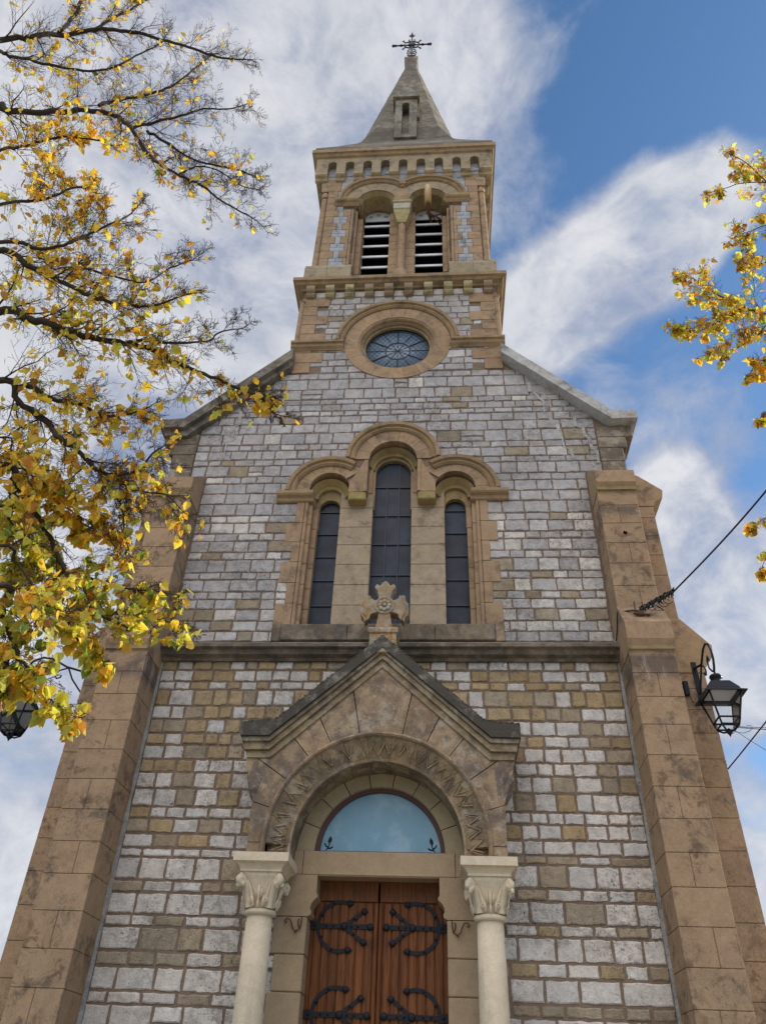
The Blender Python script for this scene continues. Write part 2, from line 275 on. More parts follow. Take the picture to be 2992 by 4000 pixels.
# ------------------------------------------------------------------ mesh helpers
def jit(c, v=0.08, r=rnd):
    k = 1 + r.uniform(-v, v); w = r.uniform(-v, v)*0.25
    return (max(0, c[0]*k*(1+w)), max(0, c[1]*k), max(0, c[2]*k*(1-w)))
class MB:
    def __init__(s): s.v = []; s.f = []; s.c = []; s.sm = []
    def add(s, vs, fs, col, smooth=False):
        o = len(s.v); s.v.extend(vs)
        for f in fs: s.f.append([i+o for i in f]); s.c.append(col); s.sm.append(smooth)
    def box(s, x0, x1, y0, y1, z0, z1, col, bev=0.0):
        if bev <= 0:
            vs = [(x, y, z) for x in (x0, x1) for y in (y0, y1) for z in (z0, z1)]
            s.add(vs, [(0, 1, 3, 2), (4, 6, 7, 5), (0, 4, 5, 1), (2, 3, 7, 6), (0, 2, 6, 4), (1, 5, 7, 3)], col); return
        b = min(bev, abs(x1-x0)*0.4, abs(y1-y0)*0.4, abs(z1-z0)*0.4); vs = []; idx = {}
        X = (x0, x1); Y = (y0, y1); Z = (z0, z1); sg = (1, -1)
        for i in (0, 1):
            for j in (0, 1):
                for k in (0, 1):
                    for ax in (0, 1, 2):
                        idx[(i, j, k, ax)] = len(vs)
                        vs.append((X[i]+(0 if ax == 0 else b*sg[i]), Y[j]+(0 if ax == 1 else b*sg[j]), Z[k]+(0 if ax == 2 else b*sg[k])))
        fs = []
        for i in (0, 1):
            fs.append([idx[(i, j, k, 0)] for j, k in ((0, 0), (1, 0), (1, 1), (0, 1))]); fs.append([idx[(j, i, k, 1)] for j, k in ((0, 0), (1, 0), (1, 1), (0, 1))])
            fs.append([idx[(j, k, i, 2)] for j, k in ((0, 0), (1, 0), (1, 1), (0, 1))])
        for a in (0, 1):
            for c in (0, 1):
                fs.append([idx[(0, a, c, 1)], idx[(1, a, c, 1)], idx[(1, a, c, 2)], idx[(0, a, c, 2)]])
                fs.append([idx[(a, 0, c, 0)], idx[(a, 1, c, 0)], idx[(a, 1, c, 2)], idx[(a, 0, c, 2)]])
                fs.append([idx[(a, c, 0, 0)], idx[(a, c, 1, 0)], idx[(a, c, 1, 1)], idx[(a, c, 0, 1)]])
                for e in (0, 1): pass
        for i in (0, 1):
            for j in (0, 1):
                for k in (0, 1): fs.append([idx[(i, j, k, 0)], idx[(i, j, k, 1)], idx[(i, j, k, 2)]])
        s.add(vs, fs, col)
    def stone(s, x0, x1, z0, z1, yf, yb, col, j=0.0075, bev=0.008, r=rnd):
        """one rough facing stone looking to -y with an uneven outline"""
        n = 6; pts = []
        for i in range(n): pts.append((x0+(x1-x0)*i/n, z0))
        for i in range(3): pts.append((x1, z0+(z1-z0)*i/3))
        for i in range(n): pts.append((x1-(x1-x0)*i/n, z1))
        for i in range(3): pts.append((x0, z1-(z1-z0)*i/3))
        cx, cz = (x0+x1)/2, (z0+z1)/2
        out = [(px+r.uniform(-j, j), pz+r.uniform(-j, j)) for px, pz in pts]
        tx, tz = r.uniform(-.006, .006), r.uniform(-.006, .006); hw = (x1-x0)/2; hh = (z1-z0)/2
        vs = [(px, yb, pz) for px, pz in out]
        vs += [(px-math.copysign(min(bev, hw*.3), px-cx)*(1 if abs(px-cx) > hw*.9 else .0), yf+0.006, pz-math.copysign(min(bev, hh*.3), pz-cz)*(1 if abs(pz-cz) > hh*.9 else 0)) for px, pz in out]
        vs += [(cx+(px-cx)*(1-2.6*bev/max(hw, .05)), yf+tx*(px-cx)/hw+tz*(pz-cz)/hh+r.uniform(-.0015, .0015), cz+(pz-cz)*(1-2.6*bev/max(hh, .05))) for px, pz in out]
        m = len(pts); fs = []
        for i in range(m):
            k = (i+1) % m
            fs.append((i, k, m+k, m+i)); fs.append((m+i, m+k, 2*m+k, 2*m+i))
        fs.append(tuple(range(2*m, 3*m)))
        s.add(vs, fs, col)
    def prism(s, poly, y0, y1, col, holes=None, cols=None, smooth=False, back=True, side=True):
        """polygon in (x, z) extruded from y0 (front) to y1"""
        loops = [poly]+(holes or []); n = sum(len(l) for l in loops)
        if holes or len(poly) > 4:
            tris = tessellate_polygon([[Vector((a, b, 0)) for a, b in l] for l in loops])
        else: tris = [tuple(range(len(poly)))]
        flat = [p for l in loops for p in l]
        vs = [(a, y0, b) for a, b in flat]+[(a, y1, b) for a, b in flat]
        fs = [tuple(t) for t in tris]
        if back: fs += [tuple(i+n for i in reversed(t)) for t in tris]
        o = 0
        if side:
            for l in loops:
                m = len(l)
                for i in range(m):
                    a, b = o+i, o+(i+1) % m; fs.append((a, b, b+n, a+n))
                o += m
        s.add(vs, fs, col, smooth)
    def prism_x(s, poly, x0, x1, col):
        """polygon in (y, z) extruded along x"""
        m = len(poly); vs = [(x0, a, b) for a, b in poly]+[(x1, a, b) for a, b in poly]
        tris = tessellate_polygon([[Vector((a, b, 0)) for a, b in poly]])
        fs = [tuple(t) for t in tris]+[tuple(i+m for i in reversed(t)) for t in tris]
        for i in range(m): fs.append((i, (i+1) % m, m+(i+1) % m, m+i))
        s.add(vs, fs, col)
    def tube(s, pts, rad, col, n=6, cap=True, smooth=True, flat=1.0):
        pts = [Vector(p) for p in pts]; L = len(pts)
        if not isinstance(rad, (list, tuple)): rad = [rad]*L
        d0 = (pts[1]-pts[0]).normalized(); up = Vector((0, 0, 1)) if abs(d0.z) < .9 else Vector((1, 0, 0))
        a = d0.cross(up).normalized(); vs = []
        for i in range(L):
            d = (pts[min(i+1, L-1)]-pts[max(i-1, 0)])
            if d.length < 1e-9: d = d0
            d = d.normalized(); a = (a-d*a.dot(d))
            a = a.normalized() if a.length > 1e-6 else d.orthogonal().normalized(); b = d.cross(a)
            for k in range(n):
                t = 2*PI*k/n; vs.append(tuple(pts[i]+a*(math.cos(t)*rad[i])+b*(math.sin(t)*rad[i]*flat)))
        fs = []
        for i in range(L-1):
            for k in range(n):
                q = (k+1) % n; fs.append((i*n+k, i*n+q, (i+1)*n+q, (i+1)*n+k))
        s.add(vs, fs, col, smooth)
        if cap:
            s.add(vs[:n], [tuple(range(n))[::-1]], col); s.add(vs[-n:], [tuple(range(n))], col)
    def rings(s, rings, col, cap=True, smooth=False, closed=True):
        n = len(rings[0]); vs = [tuple(p) for r in rings for p in r]; fs = []
        for i in range(len(rings)-1):
            for k in range(n if closed else n-1):
                q = (k+1) % n; fs.append((i*n+k, i*n+q, (i+1)*n+q, (i+1)*n+k))
        if cap: fs.append(tuple(range(n))[::-1]); fs.append(tuple((len(rings)-1)*n+k for k in range(n)))
        s.add(vs, fs, col, smooth)
    def lathe(s, c, prof, col, n=20, smooth=True, cap=True):
        """prof: (radius, z) about the vertical axis through c"""
        s.rings([[(c[0]+r*math.cos(2*PI*k/n), c[1]+r*math.sin(2*PI*k/n), c[2]+z) for k in range(n)] for r, z in prof], col, cap, smooth)
    def lathe_y(s, c, prof, col, n=16, smooth=True, cap=True):
        s.rings([[(c[0]+r*math.cos(2*PI*k/n), c[1]+y, c[2]+r*math.sin(2*PI*k/n)) for k in range(n)] for r, y in prof], col, cap, smooth)
    def frame(s, H, cy, prof, col, Hy=None, smooth=False):
        """moulding (out, z) run round a square plan of half size H centred on x = 0, y = cy"""
        Hy = Hy or H
        s.rings([[(-(H+o), cy-(Hy+o), z), (H+o, cy-(Hy+o), z), (H+o, cy+Hy+o, z), (-(H+o), cy+Hy+o, z)] for o, z in prof], col, False, smooth)
    def arc(s, cx, cz, prof, a0, a1, n, col, closed=False, smooth=False, jitr=0.0):
        """profile of (radius, y) swept about the y axis through (cx, cz); angles from +x, anticlockwise seen from the front"""
        R = []
        for i in range(n+(0 if closed else 1)):
            t = a0+(a1-a0)*i/n
            R.append([(cx+(r)*math.cos(t), y+rnd.uniform(-jitr, jitr), cz+(r)*math.sin(t)) for r, y in prof])
        if closed: R.append(R[0])
        m = len(prof); vs = [p for r in R for p in r]; fs = []
        for i in range(len(R)-1):
            for k in range(m):
                q = (k+1) % m; fs.append((i*m+k, i*m+q, (i+1)*m+q, (i+1)*m+k))
        if not closed: fs.append(tuple(range(m))[::-1]); fs.append(tuple((len(R)-1)*m+k for k in range(m)))
        s.add(vs, fs, col, smooth)
    def voussoirs(s, cx, cz, r0, r1, yf, yb, a0, a1, k, col, gap=0.006, v=0.09, sub=4, r1y=None):
        """separate arch stones; r1y pushes the inner arris back for a splayed ring"""
        for i in range(k):
            t0 = a0+(a1-a0)*i/k; t1 = a0+(a1-a0)*(i+1)/k; g = gap/2/((r0+r1)/2)*(1 if a1 > a0 else -1)
            s.arc(cx, cz, [(r0, yf if r1y is None else r1y), (r1, yf), (r1, yb), (r0, yb)], t0+g, t1-g, sub, jit(col, v))
    def build(s, name, mat, parent=None, kind=None, recalc=True):
        me = bpy.data.meshes.new(name); me.from_pydata(s.v, [], s.f)
        if recalc:
            bm = bmesh.new(); bm.from_mesh(me); bmesh.ops.recalc_face_normals(bm, faces=bm.faces); bm.to_mesh(me); bm.free()
        at_ = me.color_attributes.new('Col', 'FLOAT_COLOR', 'CORNER'); buf = []
        for p, c in zip(me.polygons, s.c): buf.extend((c[0], c[1], c[2], 1.0)*p.loop_total)
        at_.data.foreach_set('color', buf); me.polygons.foreach_set('use_smooth', s.sm)
        me.materials.append(MAT[mat]); me.update()
        o = bpy.data.objects.new(name, me); COL.objects.link(o)
        if parent: o.parent = parent; o.matrix_parent_inverse = parent.matrix_world.inverted()
        if kind: o['kind'] = kind
        return o
def thing(name, label, cat, loc, group=None):
    o = bpy.data.objects.new(name, None); COL.objects.link(o); o.location = loc; o.empty_display_size = 0.2
    o.matrix_world = Matrix.Translation(loc)
    o['label'] = label; o['category'] = cat
    if group: o['group'] = group
    return o
def tag(o, label, cat, group=None):
    o['label'] = label; o['category'] = cat
    if group: o['group'] = group
    return o
def arcpts(cx, cz, r, a0, a1, n):
    return [(cx+r*math.cos(a0+(a1-a0)*i/n), cz+r*math.sin(a0+(a1-a0)*i/n)) for i in range(n+1)]
# stone colours (base albedo)
WHT = (0.565, 0.52, 0.475); GRY = (0.41, 0.380, 0.366); TAN = (0.385, 0.280, 0.158); DUL = (0.325, 0.262, 0.185); MOR = (0.215, 0.152, 0.110)
ASH = (0.362, 0.240, 0.146); TRM = (0.315, 0.215, 0.122); NEW = (0.68, 0.565, 0.405); JMB = (0.385, 0.282, 0.178); PCH = (0.33, 0.23, 0.142); GAP = (0.09, 0.065, 0.045)
def ash_box(mb, x0, x1, y0, y1, zs, col, split=0, v=0.08, gap=0.005, bev=0.006, core=True):
    """a pier of squared blocks; zs the bed joints; split: every second course has an upright joint"""
    for i in range(len(zs)-1):
        a, b = zs[i]+gap/2, zs[i+1]-gap/2
        if split and i % 2 == (split-1) % 2:
            m = x0+(x1-x0)*rnd.uniform(.42, .6)
            mb.box(x0, m-gap/2, y0, y1, a, b, jit(col, v), bev); mb.box(m+gap/2, x1, y0, y1, a, b, jit(col, v), bev)
        else: mb.box(x0, x1, y0, y1, a, b, jit(col, v), bev)
    if core: mb.box(x0+.008, x1-.008, y0+.008, y1-.004, zs[0]+.004, zs[-1]-.004, GAP)
def steps(z0, z1, h, vary=0.0):
    n = max(1, round((z1-z0)/h)); z = [z0+(z1-z0)*i/n for i in range(n+1)]
    for i in range(1, n): z[i] += rnd.uniform(-vary, vary)
    return z
# ------------------------------------------------------------------ the setting
g = MB(); g.box(-400, 400, -400, 400, -0.5, 0.0, (1, 1, 1)); g.build('ground', 'ground', kind='structure')
# ------------------------------------------------------------------ the church
church = thing('church', 'grey and tan stone village church with square bell tower, short spire and gabled doorway', 'church', (0, 0, 0))
XW = 3.34                                    # half width of the wall between the buttresses
def rake(z): return 2.09+(13.62-z)*(3.90-2.09)/(13.62-11.75)
def hood_hw(z):                              # half width of the triple window's hood mould
    h = 0
    if z < 10.06: h = 1.09+0.76
    elif z < 10.82: h = 1.09+math.sqrt(max(0, .76**2-(z-10.06)**2))
    if 10.5 < z < 11.66: h = max(h, math.sqrt(max(0, .84**2-(max(z, 10.82)-10.82)**2)))
    return h
RZ = 14.02                                   # centre height of the rose window
def rose_hw(z):
    R = 1.26 if z > RZ else 1.085
    return math.sqrt(max(0, R*R-(z-RZ)**2))
LW = [2.12, 2.48, 2.61, 2.86, 3.02, 3.28, 3.41, 3.66, 3.80, 4.07, 4.18, 4.36, 4.55, 4.70, 4.94, 5.16, 5.34, 5.54, 5.71, 5.92, 6.12, 6.37, 6.50, 6.68, 6.84]
LW = [0.0, .33, .48, .8, .95, 1.28, 1.45, 1.80, 1.96]+LW
UP = [6.98, 7.15, 7.33, 7.51, 7.72, 7.90, 8.04, 8.27, 8.41, 8.66, 8.81, 9.04, 9.19, 9.42, 9.57, 9.83, 10.06, 10.29, 10.45, 10.71, 10.85, 11.07, 11.22, 11.50, 11.74, 11.94, 12.07, 12.25, 12.39, 12.67, 12.96, 13.13]
TP = steps(13.15, 15.56, 0.205, 0.03)
def mortar_wall():
    w = MB()
    outer = [(-4.05, 0), (4.05, 0), (4.05, 11.3), (3.90, 11.62), (2.09, 13.5), (2.09, 16.0), (-2.09, 16.0), (-2.09, 13.5), (-3.90, 11.62), (-4.05, 11.3)]
    door = [(-1.07, 0.02), (1.07, 0.02), (1.07, 4.15)]+arcpts(0, 4.15, 1.07, 0, PI, 20)[1:-1]+[(-1.07, 4.15)]
    win = [(-1.45, 7.44), (1.45, 7.44), (1.45, 10.06)]+arcpts(1.09, 10.16, .35, 0, PI, 12)+[(.43, 10.10), (.43, 10.82)]+arcpts(0, 10.82, .43, 0, PI, 14)[1:-1]+[(-.43, 10.82), (-.43, 10.10)]+arcpts(-1.09, 10.16, .35, 0, PI, 12)+[(-1.45, 10.06)]
    rose = arcpts(0, RZ, .80, 0, 2*PI, 40)[:-1]
    w.prism(outer, 0.0, 0.62, MOR, holes=[door, win, rose])
    return w
def wcol(z, h, x):
    """tone of a facing stone by height"""
    q = rnd.random()
    if z > 9.6: return jit(GRY, .11) if q < .90 else (jit(WHT, .10) if q < .96 else jit(DUL, .10))
    if z > 8.3: return jit(GRY if q < .55 else WHT, .11) if q < .92 else jit(DUL, .12)
    if z > 7.0: return jit(GRY if q < .42 else WHT, .11) if q < .84 else jit(DUL, .12)
    if z > 4.25: return jit(WHT, .10) if q < .54 else (jit(TAN, .14) if q < .84 else jit(DUL, .12))
    if h > .2: return jit(WHT, .10) if q < .90 else jit(DUL, .12)
    return jit(WHT, .13) if q < .46 else (jit(DUL, .15) if q < .86 else jit(TAN, .12))
def facing(w):
    def course(z0, z1, xmin, xmax, ex, wmean):
        spans = [(-xmax, -ex, 1), (ex, xmax, 0)] if ex > 0 else [(-xmax, xmax, 1)]
        for a, b, _ in spans:
            if b-a < .05: continue
            x = a
            while x < b-.02:
                h = z1-z0; L = rnd.uniform(.72, 1.30)*wmean*(1+ (h-.2)*1.2)
                if b-(x+L) < .14: L = b-x
                zc = (z0+z1)/2; j = rnd.uniform(-.006, .006)
                if rnd.random() < .05 and h > .25:
                    zm = z0+h*rnd.uniform(.42, .58)
                    for (p, q) in ((z0, zm), (zm, z1)): w.stone(x+.009, x+L-.009, p+.009, q-.009, -.014+rnd.uniform(-.005, .004), .03, wcol(zc, h, x))
                else: g_ = .0062 if zc > 7 else .010; w.stone(x+g_, x+L-g_, z0+g_+j*.5, z1-g_, -.014+rnd.uniform(-.006, .005), .03, wcol(zc, h, x))
                x += L
    for i in range(len(LW)-1):
        z0, z1 = LW[i], LW[i+1]; ex = 1.17
        if z0 >= 3.9:
            if z1 < 5.35: ex = 1.48
            else: ex = max(0, 1.35*(6.72-z1)/(6.72-5.6)-.05)
        course(z0, z1, 0, XW, ex, .35 if z0 < 4.2 else .265)
    for i in range(len(UP)-1):
        z0, z1 = UP[i], UP[i+1]; xm = XW; ex = 0
        if z0 > 10.35: xm = 3.64
        xm = min(xm, rake(z1)+.02)
        if z1 <= 7.2: ex = 1.70
        elif z1 <= 9.84: ex = 1.60
        elif z0 < 11.6: ex = max(0, hood_hw(z1)-.03, 1.62 if z0 < 10.0 else 0)
        if z1 > 12.95: ex = max(ex, 0)
        course(z0, z1, 0, xm, ex, .325)
    for i in range(len(TP)-1):
        z0, z1 = TP[i], TP[i+1]
        ex = min(rose_hw(z0), rose_hw(z1)) - .03
        if ex < .3 and not (rose_hw(z0) < .3 and rose_hw(z1) < .3): ex = max(ex, .0)
        course(z0, z1, 0, 1.75 if i % 2 else 1.52, max(ex, 0), .33)
w = mortar_wall(); facing(w)
# pale repair pointing running down from the raking coping
for pl in ([(2.55, 12.72), (2.62, 12.45), (2.78, 12.2), (2.86, 11.9), (2.98, 11.6), (3.02, 11.3), (3.15, 11.0), (3.22, 10.75)], [(2.62, 12.5), (2.9, 12.28), (3.05, 12.0), (3.3, 11.75), (3.42, 11.5)], [(3.42, 11.5), (3.50, 11.2), (3.60, 10.95), (3.62, 10.6)], [(-2.95, 12.1), (-3.02, 11.7), (-3.1, 11.3), (-3.12, 10.9)]):
    st = [pl[0]]
    for (a, b), (c, d) in zip(pl, pl[1:]):
        st += [(a+rnd.uniform(-.02, .02), d+rnd.uniform(.0, .04)), (c, d+rnd.uniform(-.02, .02))] if rnd.random() < .6 else [((a+c)/2+rnd.uniform(-.05, .05), (b+d)/2), (c, d)]
    for (a, b), (c, d) in zip(st, st[1:]):
        if rnd.random() < .12: continue
        hw = rnd.uniform(.010, .034)
        w.add([(a-hw, -.0245, b), (a+hw, -.0245, b), (c+hw*1.1, -.0245, d), (c-hw*.9, -.0245, d)], [(0, 1, 2, 3)], jit((.42, .41, .39), .1))
wall = w.build('facade_wall', 'wall', church)
# cement fillets in the corners between wall and buttresses
for s in (-1, 1):
    m = MB()
    k = .03
    for i in range(24):
        z0 = .0+i*.30
        k2 = rnd.uniform(.018, .045) if i < 23 else k; m.add([(s*(3.372), -k-.02, z0), (s*(3.36-k), -.016, z0), (s*3.372, -k2-.02, z0+.30), (s*(3.36-k2), -.016, z0+.30)], [(0, 1, 3, 2)], jit((.30, .29, .27), .12)); k = k2
    m.build('cement_fillet', 'wall', church)
# quoins of the tower front below the bell stage
zq = steps(13.15, 15.56, .30, .0)
for s in (-1, 1):
    q = MB()
    for i in range(len(zq)-1):
        xi = 1.74 if i % 2 == 0 else 1.50
        a, b = zq[i]+.004, zq[i+1]-.004
        q.box(min(s*xi, s*2.095), max(s*xi, s*2.095), -.030, .4, a, b, jit(ASH, .09), .007)
    # slim shaft cut into the corner, above the string course
    q.tube([(s*2.085, -.02, 14.10), (s*2.085, -.02, 15.35)], .05, ASH, 10)
    q.tube([(s*2.085, -.02, 15.35), (s*2.085, -.03, 15.42)], [.05, .075], ASH, 8)
    q.build('tower_quoins', 'ashlar', church)
# tower and nave masses behind the front
t = MB()
t.box(-2.085, -1.9, .62, 4.2, 9.5, 16.0, ASH); t.box(1.9, 2.085, .62, 4.2, 9.5, 16.0, ASH); t.box(-2.085, 2.085, 4.0, 4.2, 9.5, 16.0, ASH)
t.build('tower_side_wall', 'ashlar', church)
n = MB()
for s in (-1, 1): n.box(min(s*3.75, s*4.05), max(s*3.75, s*4.05), .62, 22, 0, 10.7, DUL)
n.prism([(-4.05, 0), (4.05, 0), (4.05, 10.7), (0, 15.0), (-4.05, 10.7)], 22, 22.4, DUL)
n.build('nave_wall', 'wall', church)
n = MB()
for s in (-1, 1): n.add([(s*4.35, .4, 10.6), (s*4.35, 22.6, 10.6), (0, 22.6, 15.3), (0, .4, 15.3), (s*4.35, .4, 10.45), (s*4.35, 22.6, 10.45), (0, 22.6, 15.15), (0, .4, 15.15)], [(0, 1, 2, 3), (4, 5, 6, 7), (0, 1, 5, 4), (0, 3, 7, 4), (1, 2, 6, 5)], (1, 1, 1))
n.build('nave_roof', 'roof', church)
# ---------------- raking copings and kneelers
for s in (-1, 1):
    m = MB(); d = Vector((1.81, -1.87)).normalized(); nn = Vector((-d.y, d.x))  # outward normal (up-right)
    nn = Vector((d.y, -d.x))*-1
    P0 = Vector((2.06, 13.66)); P1 = Vector((3.93, 11.73)); T = .20
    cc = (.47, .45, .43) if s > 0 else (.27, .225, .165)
    poly = [P0, P1, Vector((4.36, 11.71)), Vector((4.36, 11.52)), P1+Vector((-.03, -.22)), P0-Vector((0, .28))]
    poly = [(s*p.x, p.y) for p in poly]
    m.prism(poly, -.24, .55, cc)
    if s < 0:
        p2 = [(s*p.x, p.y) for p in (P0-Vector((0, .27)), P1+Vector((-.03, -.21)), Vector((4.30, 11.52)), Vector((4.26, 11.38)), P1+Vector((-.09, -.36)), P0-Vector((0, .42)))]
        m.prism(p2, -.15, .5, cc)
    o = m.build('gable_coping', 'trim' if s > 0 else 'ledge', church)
    o['label'] = 'clean pale grey raking coping' if s > 0 else 'old moulded lichen-dark raking coping'
    m = MB()
    # kneeler stones under the coping foot
    zk = [10.30, 10.66, 10.98, 11.24, 11.50]; xo = [4.03, 4.05, 4.13, 4.27]
    for i in range(4):
        m.box(min(s*3.64, s*xo[i]), max(s*3.64, s*xo[i]), -.05, .6, zk[i]+.003, zk[i+1]-.003, jit((.25, .195, .14), .14), .012)
    pts = [(3.64, 11.50), (3.95, 11.50), (2.6, 12.85), (2.45, 12.85)]
    m.box(min(s*3.72, s*4.02), max(s*3.72, s*4.02), -.06, .5, 9.9, 10.297, jit(ASH, .1), .01)
    m.build('kneeler', 'porch', church)
# ---------------- front buttresses
ZB = [0, .42, .82, 1.20, 1.60, 2.0, 2.17, 2.55, 2.93, 3.32, 3.72, 4.09, 4.47, 4.85, 5.24, 5.64, 6.02, 6.36, 6.70]
for s in (-1, 1):
    m = MB(); x0, x1 = sorted((s*3.365, s*3.975))
    ash_box(m, x0, x1, -.62, .1, ZB, ASH, split=1, v=.07)
    ash_box(m, x0, x1, -.43, .1, [7.12, 7.48, 7.86, 8.26, 8.64, 9.02, 9.38, 9.66], ASH, split=2, v=.07)
    o = m.build('front_buttress', 'buttress', church)
    m = MB()
    m.prism_x([(-.70, 6.84), (-.70, 7.10), (-.42, 7.50), (.1, 7.50), (.1, 6.66), (-.60, 6.66), (-.63, 6.70)], x0-.012, x1+.012, jit(ASH, .06))
    m.prism_x([(-.655, 6.70), (-.655, 6.835), (-.55, 6.835), (-.55, 6.70)], x0-.004, x1+.004, (.31, .235, .12))
    c = m.build('weathering_cap', 'trim', o); m = MB()
    m.prism_x([(-.52, 9.80), (-.52, 10.04), (.0, 10.46), (.1, 10.46), (.1, 9.64), (-.43, 9.64), (-.44, 9.68)], x0-.012, x1+.012, jit(ASH, .06))
    m.prism_x([(-.475, 9.67), (-.475, 9.795), (-.38, 9.795), (-.38, 9.67)], x0-.004, x1+.004, (.29, .22, .11))
    c = m.build('weathering_cap', 'trim', o)
# ---------------- side buttresses (at right angles, seen in profile beyond the front ones)
for s in (-1, 1):
    m = MB(); x0, x1 = sorted((s*3.98, s*4.60))
    ash_box(m, x0, x1, .20, .85, [0, .5, .95, 1.4, 1.85, 2.3, 2.72, 3.12, 3.52, 3.92, 4.33, 4.73, 5.12, 5.5, 5.86, 6.2, 6.52, 6.76], ASH, v=.07)
    x0, x1 = sorted((s*3.98, s*4.41))
    ash_box(m, x0, x1, .20, .85, [7.60, 8.05, 8.45, 8.84, 9.22, 9.60, 9.84], ASH, v=.07)
    o = m.build('side_buttress', 'buttress', church)
    m = MB()
    m.prism([(s*x, z) for x, z in ((3.98, 6.763), (4.60, 6.763), (4.64, 6.9), (4.78, 7.04), (4.79, 7.20), (4.66, 7.36), (4.41, 7.66), (3.98, 7.66))], .19, .86, jit(ASH, .05))
    m.build('weathering_cap', 'trim', o); m = MB()
    m.prism([(s*x, z) for x, z in ((3.98, 9.843), (4.42, 9.843), (4.46, 9.93), (4.60, 10.02), (4.63, 10.18), (4.28, 10.50), (4.05, 10.62), (3.98, 10.62))], .19, .86, jit(ASH, .05))
    m.build('weathering_cap', 'trim', o)
# ---------------- sill ledge across the front
m = MB()
m.prism_x([(.05, 6.81), (-.06, 6.81), (-.08, 6.85), (-.16, 6.87), (-.19, 6.93), (-.25, 6.95), (-.25, 7.0), (-.03, 7.14), (.05, 7.14)], -3.362, 3.362, jit((.21, .165, .12), .04))
m.build('sill_ledge', 'ledge', church)
# ---------------- triple lancet window surround
m = MB()
m.box(-1.62, -.60, -.055, .30, 7.16, 7.44, jit((.235, .185, .125), .05), .015); m.box(-.597, .72, -.057, .30, 7.16, 7.443, jit((.235, .185, .125), .05), .015); m.box(.723, 1.62, -.055, .30, 7.16, 7.44, jit((.235, .185, .125), .05), .015)
for s in (-1, 1): m.box(min(s*1.623, s*1.76), max(s*1.623, s*1.76), -.04, .1, 7.15, 7.50, ASH, .01)
m.build('window_sill', 'ledge', church)
zj = [7.44, 7.82, 8.20, 8.60, 9.00, 9.40, 9.84]
for s in (-1, 1):
    m = MB()
    for i in range(len(zj)-1):                                   # toothed outer jambs
        a, b = zj[i]+.003, zj[i+1]-.003; xo = 1.76 if i % 2 == 0 else 1.62; c = jit(ASH, .07)
        X = lambda p, r: sorted((s*p, s*r))
        x0, x1 = X(1.49, xo); m.box(x0, x1, -.030, .3, a, b, c, .006)
        x0, x1 = X(1.405, 1.485); m.tube([(s*1.455, -.005, a), (s*1.455, -.005, b)], .034, c, 8)
        x0, x1 = X(1.36, 1.47); m.box(x0, x1, .02, .34, a, b, c, .006)
        x0, x1 = X(1.275, 1.36); m.box(x0, x1, .16, .40, a, b, jit(c, .04), .006)
    m.build('window_jamb', 'ashlar', church); m = MB()
    zp = [7.44, 7.89, 8.27, 8.66, 9.06, 9.43, 9.84, 10.16]
    for i in range(len(zp)-1):                                   # broad piers between the lights
        x0, x1 = sorted((s*.335, s*.90)); m.box(x0, x1, .15, .45, zp[i]+.003, zp[i+1]-.003, jit((.375, .29, .20), .07), .006)
    m.box(s*.60-.155, s*.60+.155, -.04, .2, 9.88, 10.06, (.33, .25, .10), .02)           # little corbel at the pier head
    m.build('window_pier', 'ashlar', church)
for s in (-1, 1):
    m = MB()
    # side arch ring: stilted from the impost
    m.voussoirs(s*1.09, 10.16, .345, .66, -.03, .30, 0 if s > 0 else PI*1.0, PI*.80 if s > 0 else PI*.20, 6, ASH)
    m.prism([(s*x, z) for x, z in ((1.44, 10.01), (1.75, 10.01), (1.75, 10.157), (1.44, 10.157))], -.03, .3, jit(ASH, .06))
    m.prism([(s*x, z) for x, z in ((.44, 10.06), (.757, 10.06), (.748, 10.30), (.66, 10.44), (.58, 10.60), (.50, 10.80), (.44, 10.80))], -.031, .3, jit(ASH, .06))
    m.arc(s*1.09, 10.06, [(.345, .02), (.35, .28), (.235, .30), (.20, .30), (.215, .16), (.26, .14)], 0, PI, 14, jit((.30, .215, .095), .05))
    m.arc(s*1.09, 9.90, [(.175, .22), (.40, .22), (.40, .45), (.175, .45)], 0, PI, 14, jit((.28, .205, .10), .05))
    for ss in (-1, 1):
        xa, xb = sorted((s*1.09+ss*.175, s*1.09+ss*.28)); m.box(xa, xb, .222, .45, 9.44 if ss*s > 0 else 9.842, 9.90, jit(ASH, .05))
    m.build('window_arch', 'trim', church)
m = MB()
m.voussoirs(0, 10.82, .425, .75, -.03, .30, 0.0, PI, 9, ASH)
m.arc(0, 10.72, [(.425, .03), (.43, .26), (.36, .30), (.33, .28), (.335, .17), (.37, .15)], 0, PI, 18, jit((.29, .21, .10), .05))
m.arc(0, 10.68, [(.315, .22), (.46, .22), (.46, .45), (.315, .45)], 0, PI, 18, jit((.28, .205, .105), .05))
for s in (-1, 1):
    x0, x1 = sorted((s*.36, s*.44)); m.box(x0, x1, .14, .40, 10.163, 10.74, jit(ASH, .06), .006)
    x0, x1 = sorted((s*.42, s*.50)); m.tube([(s*.47, -.015, 10.06), (s*.47, -.015, 10.72)], .04, jit(ASH, .06), 8)
    x0, x1 = sorted((s*.315, s*.37)); m.box(x0, x1, .20, .42, 9.842, 10.70, jit(ASH, .06), .004)
m.build('window_arch', 'trim', church)
m = MB()
HP = lambda r: [(r-.17, -.03), (r-.17, -.055), (r-.135, -.09), (r-.09, -.075), (r-.07, -.12), (r-.01, -.13), (r, -.10), (r, .04), (r-.17, .04)]
m.arc(0, 10.82, HP(.845), -.02, PI+.02, 30, TRM)
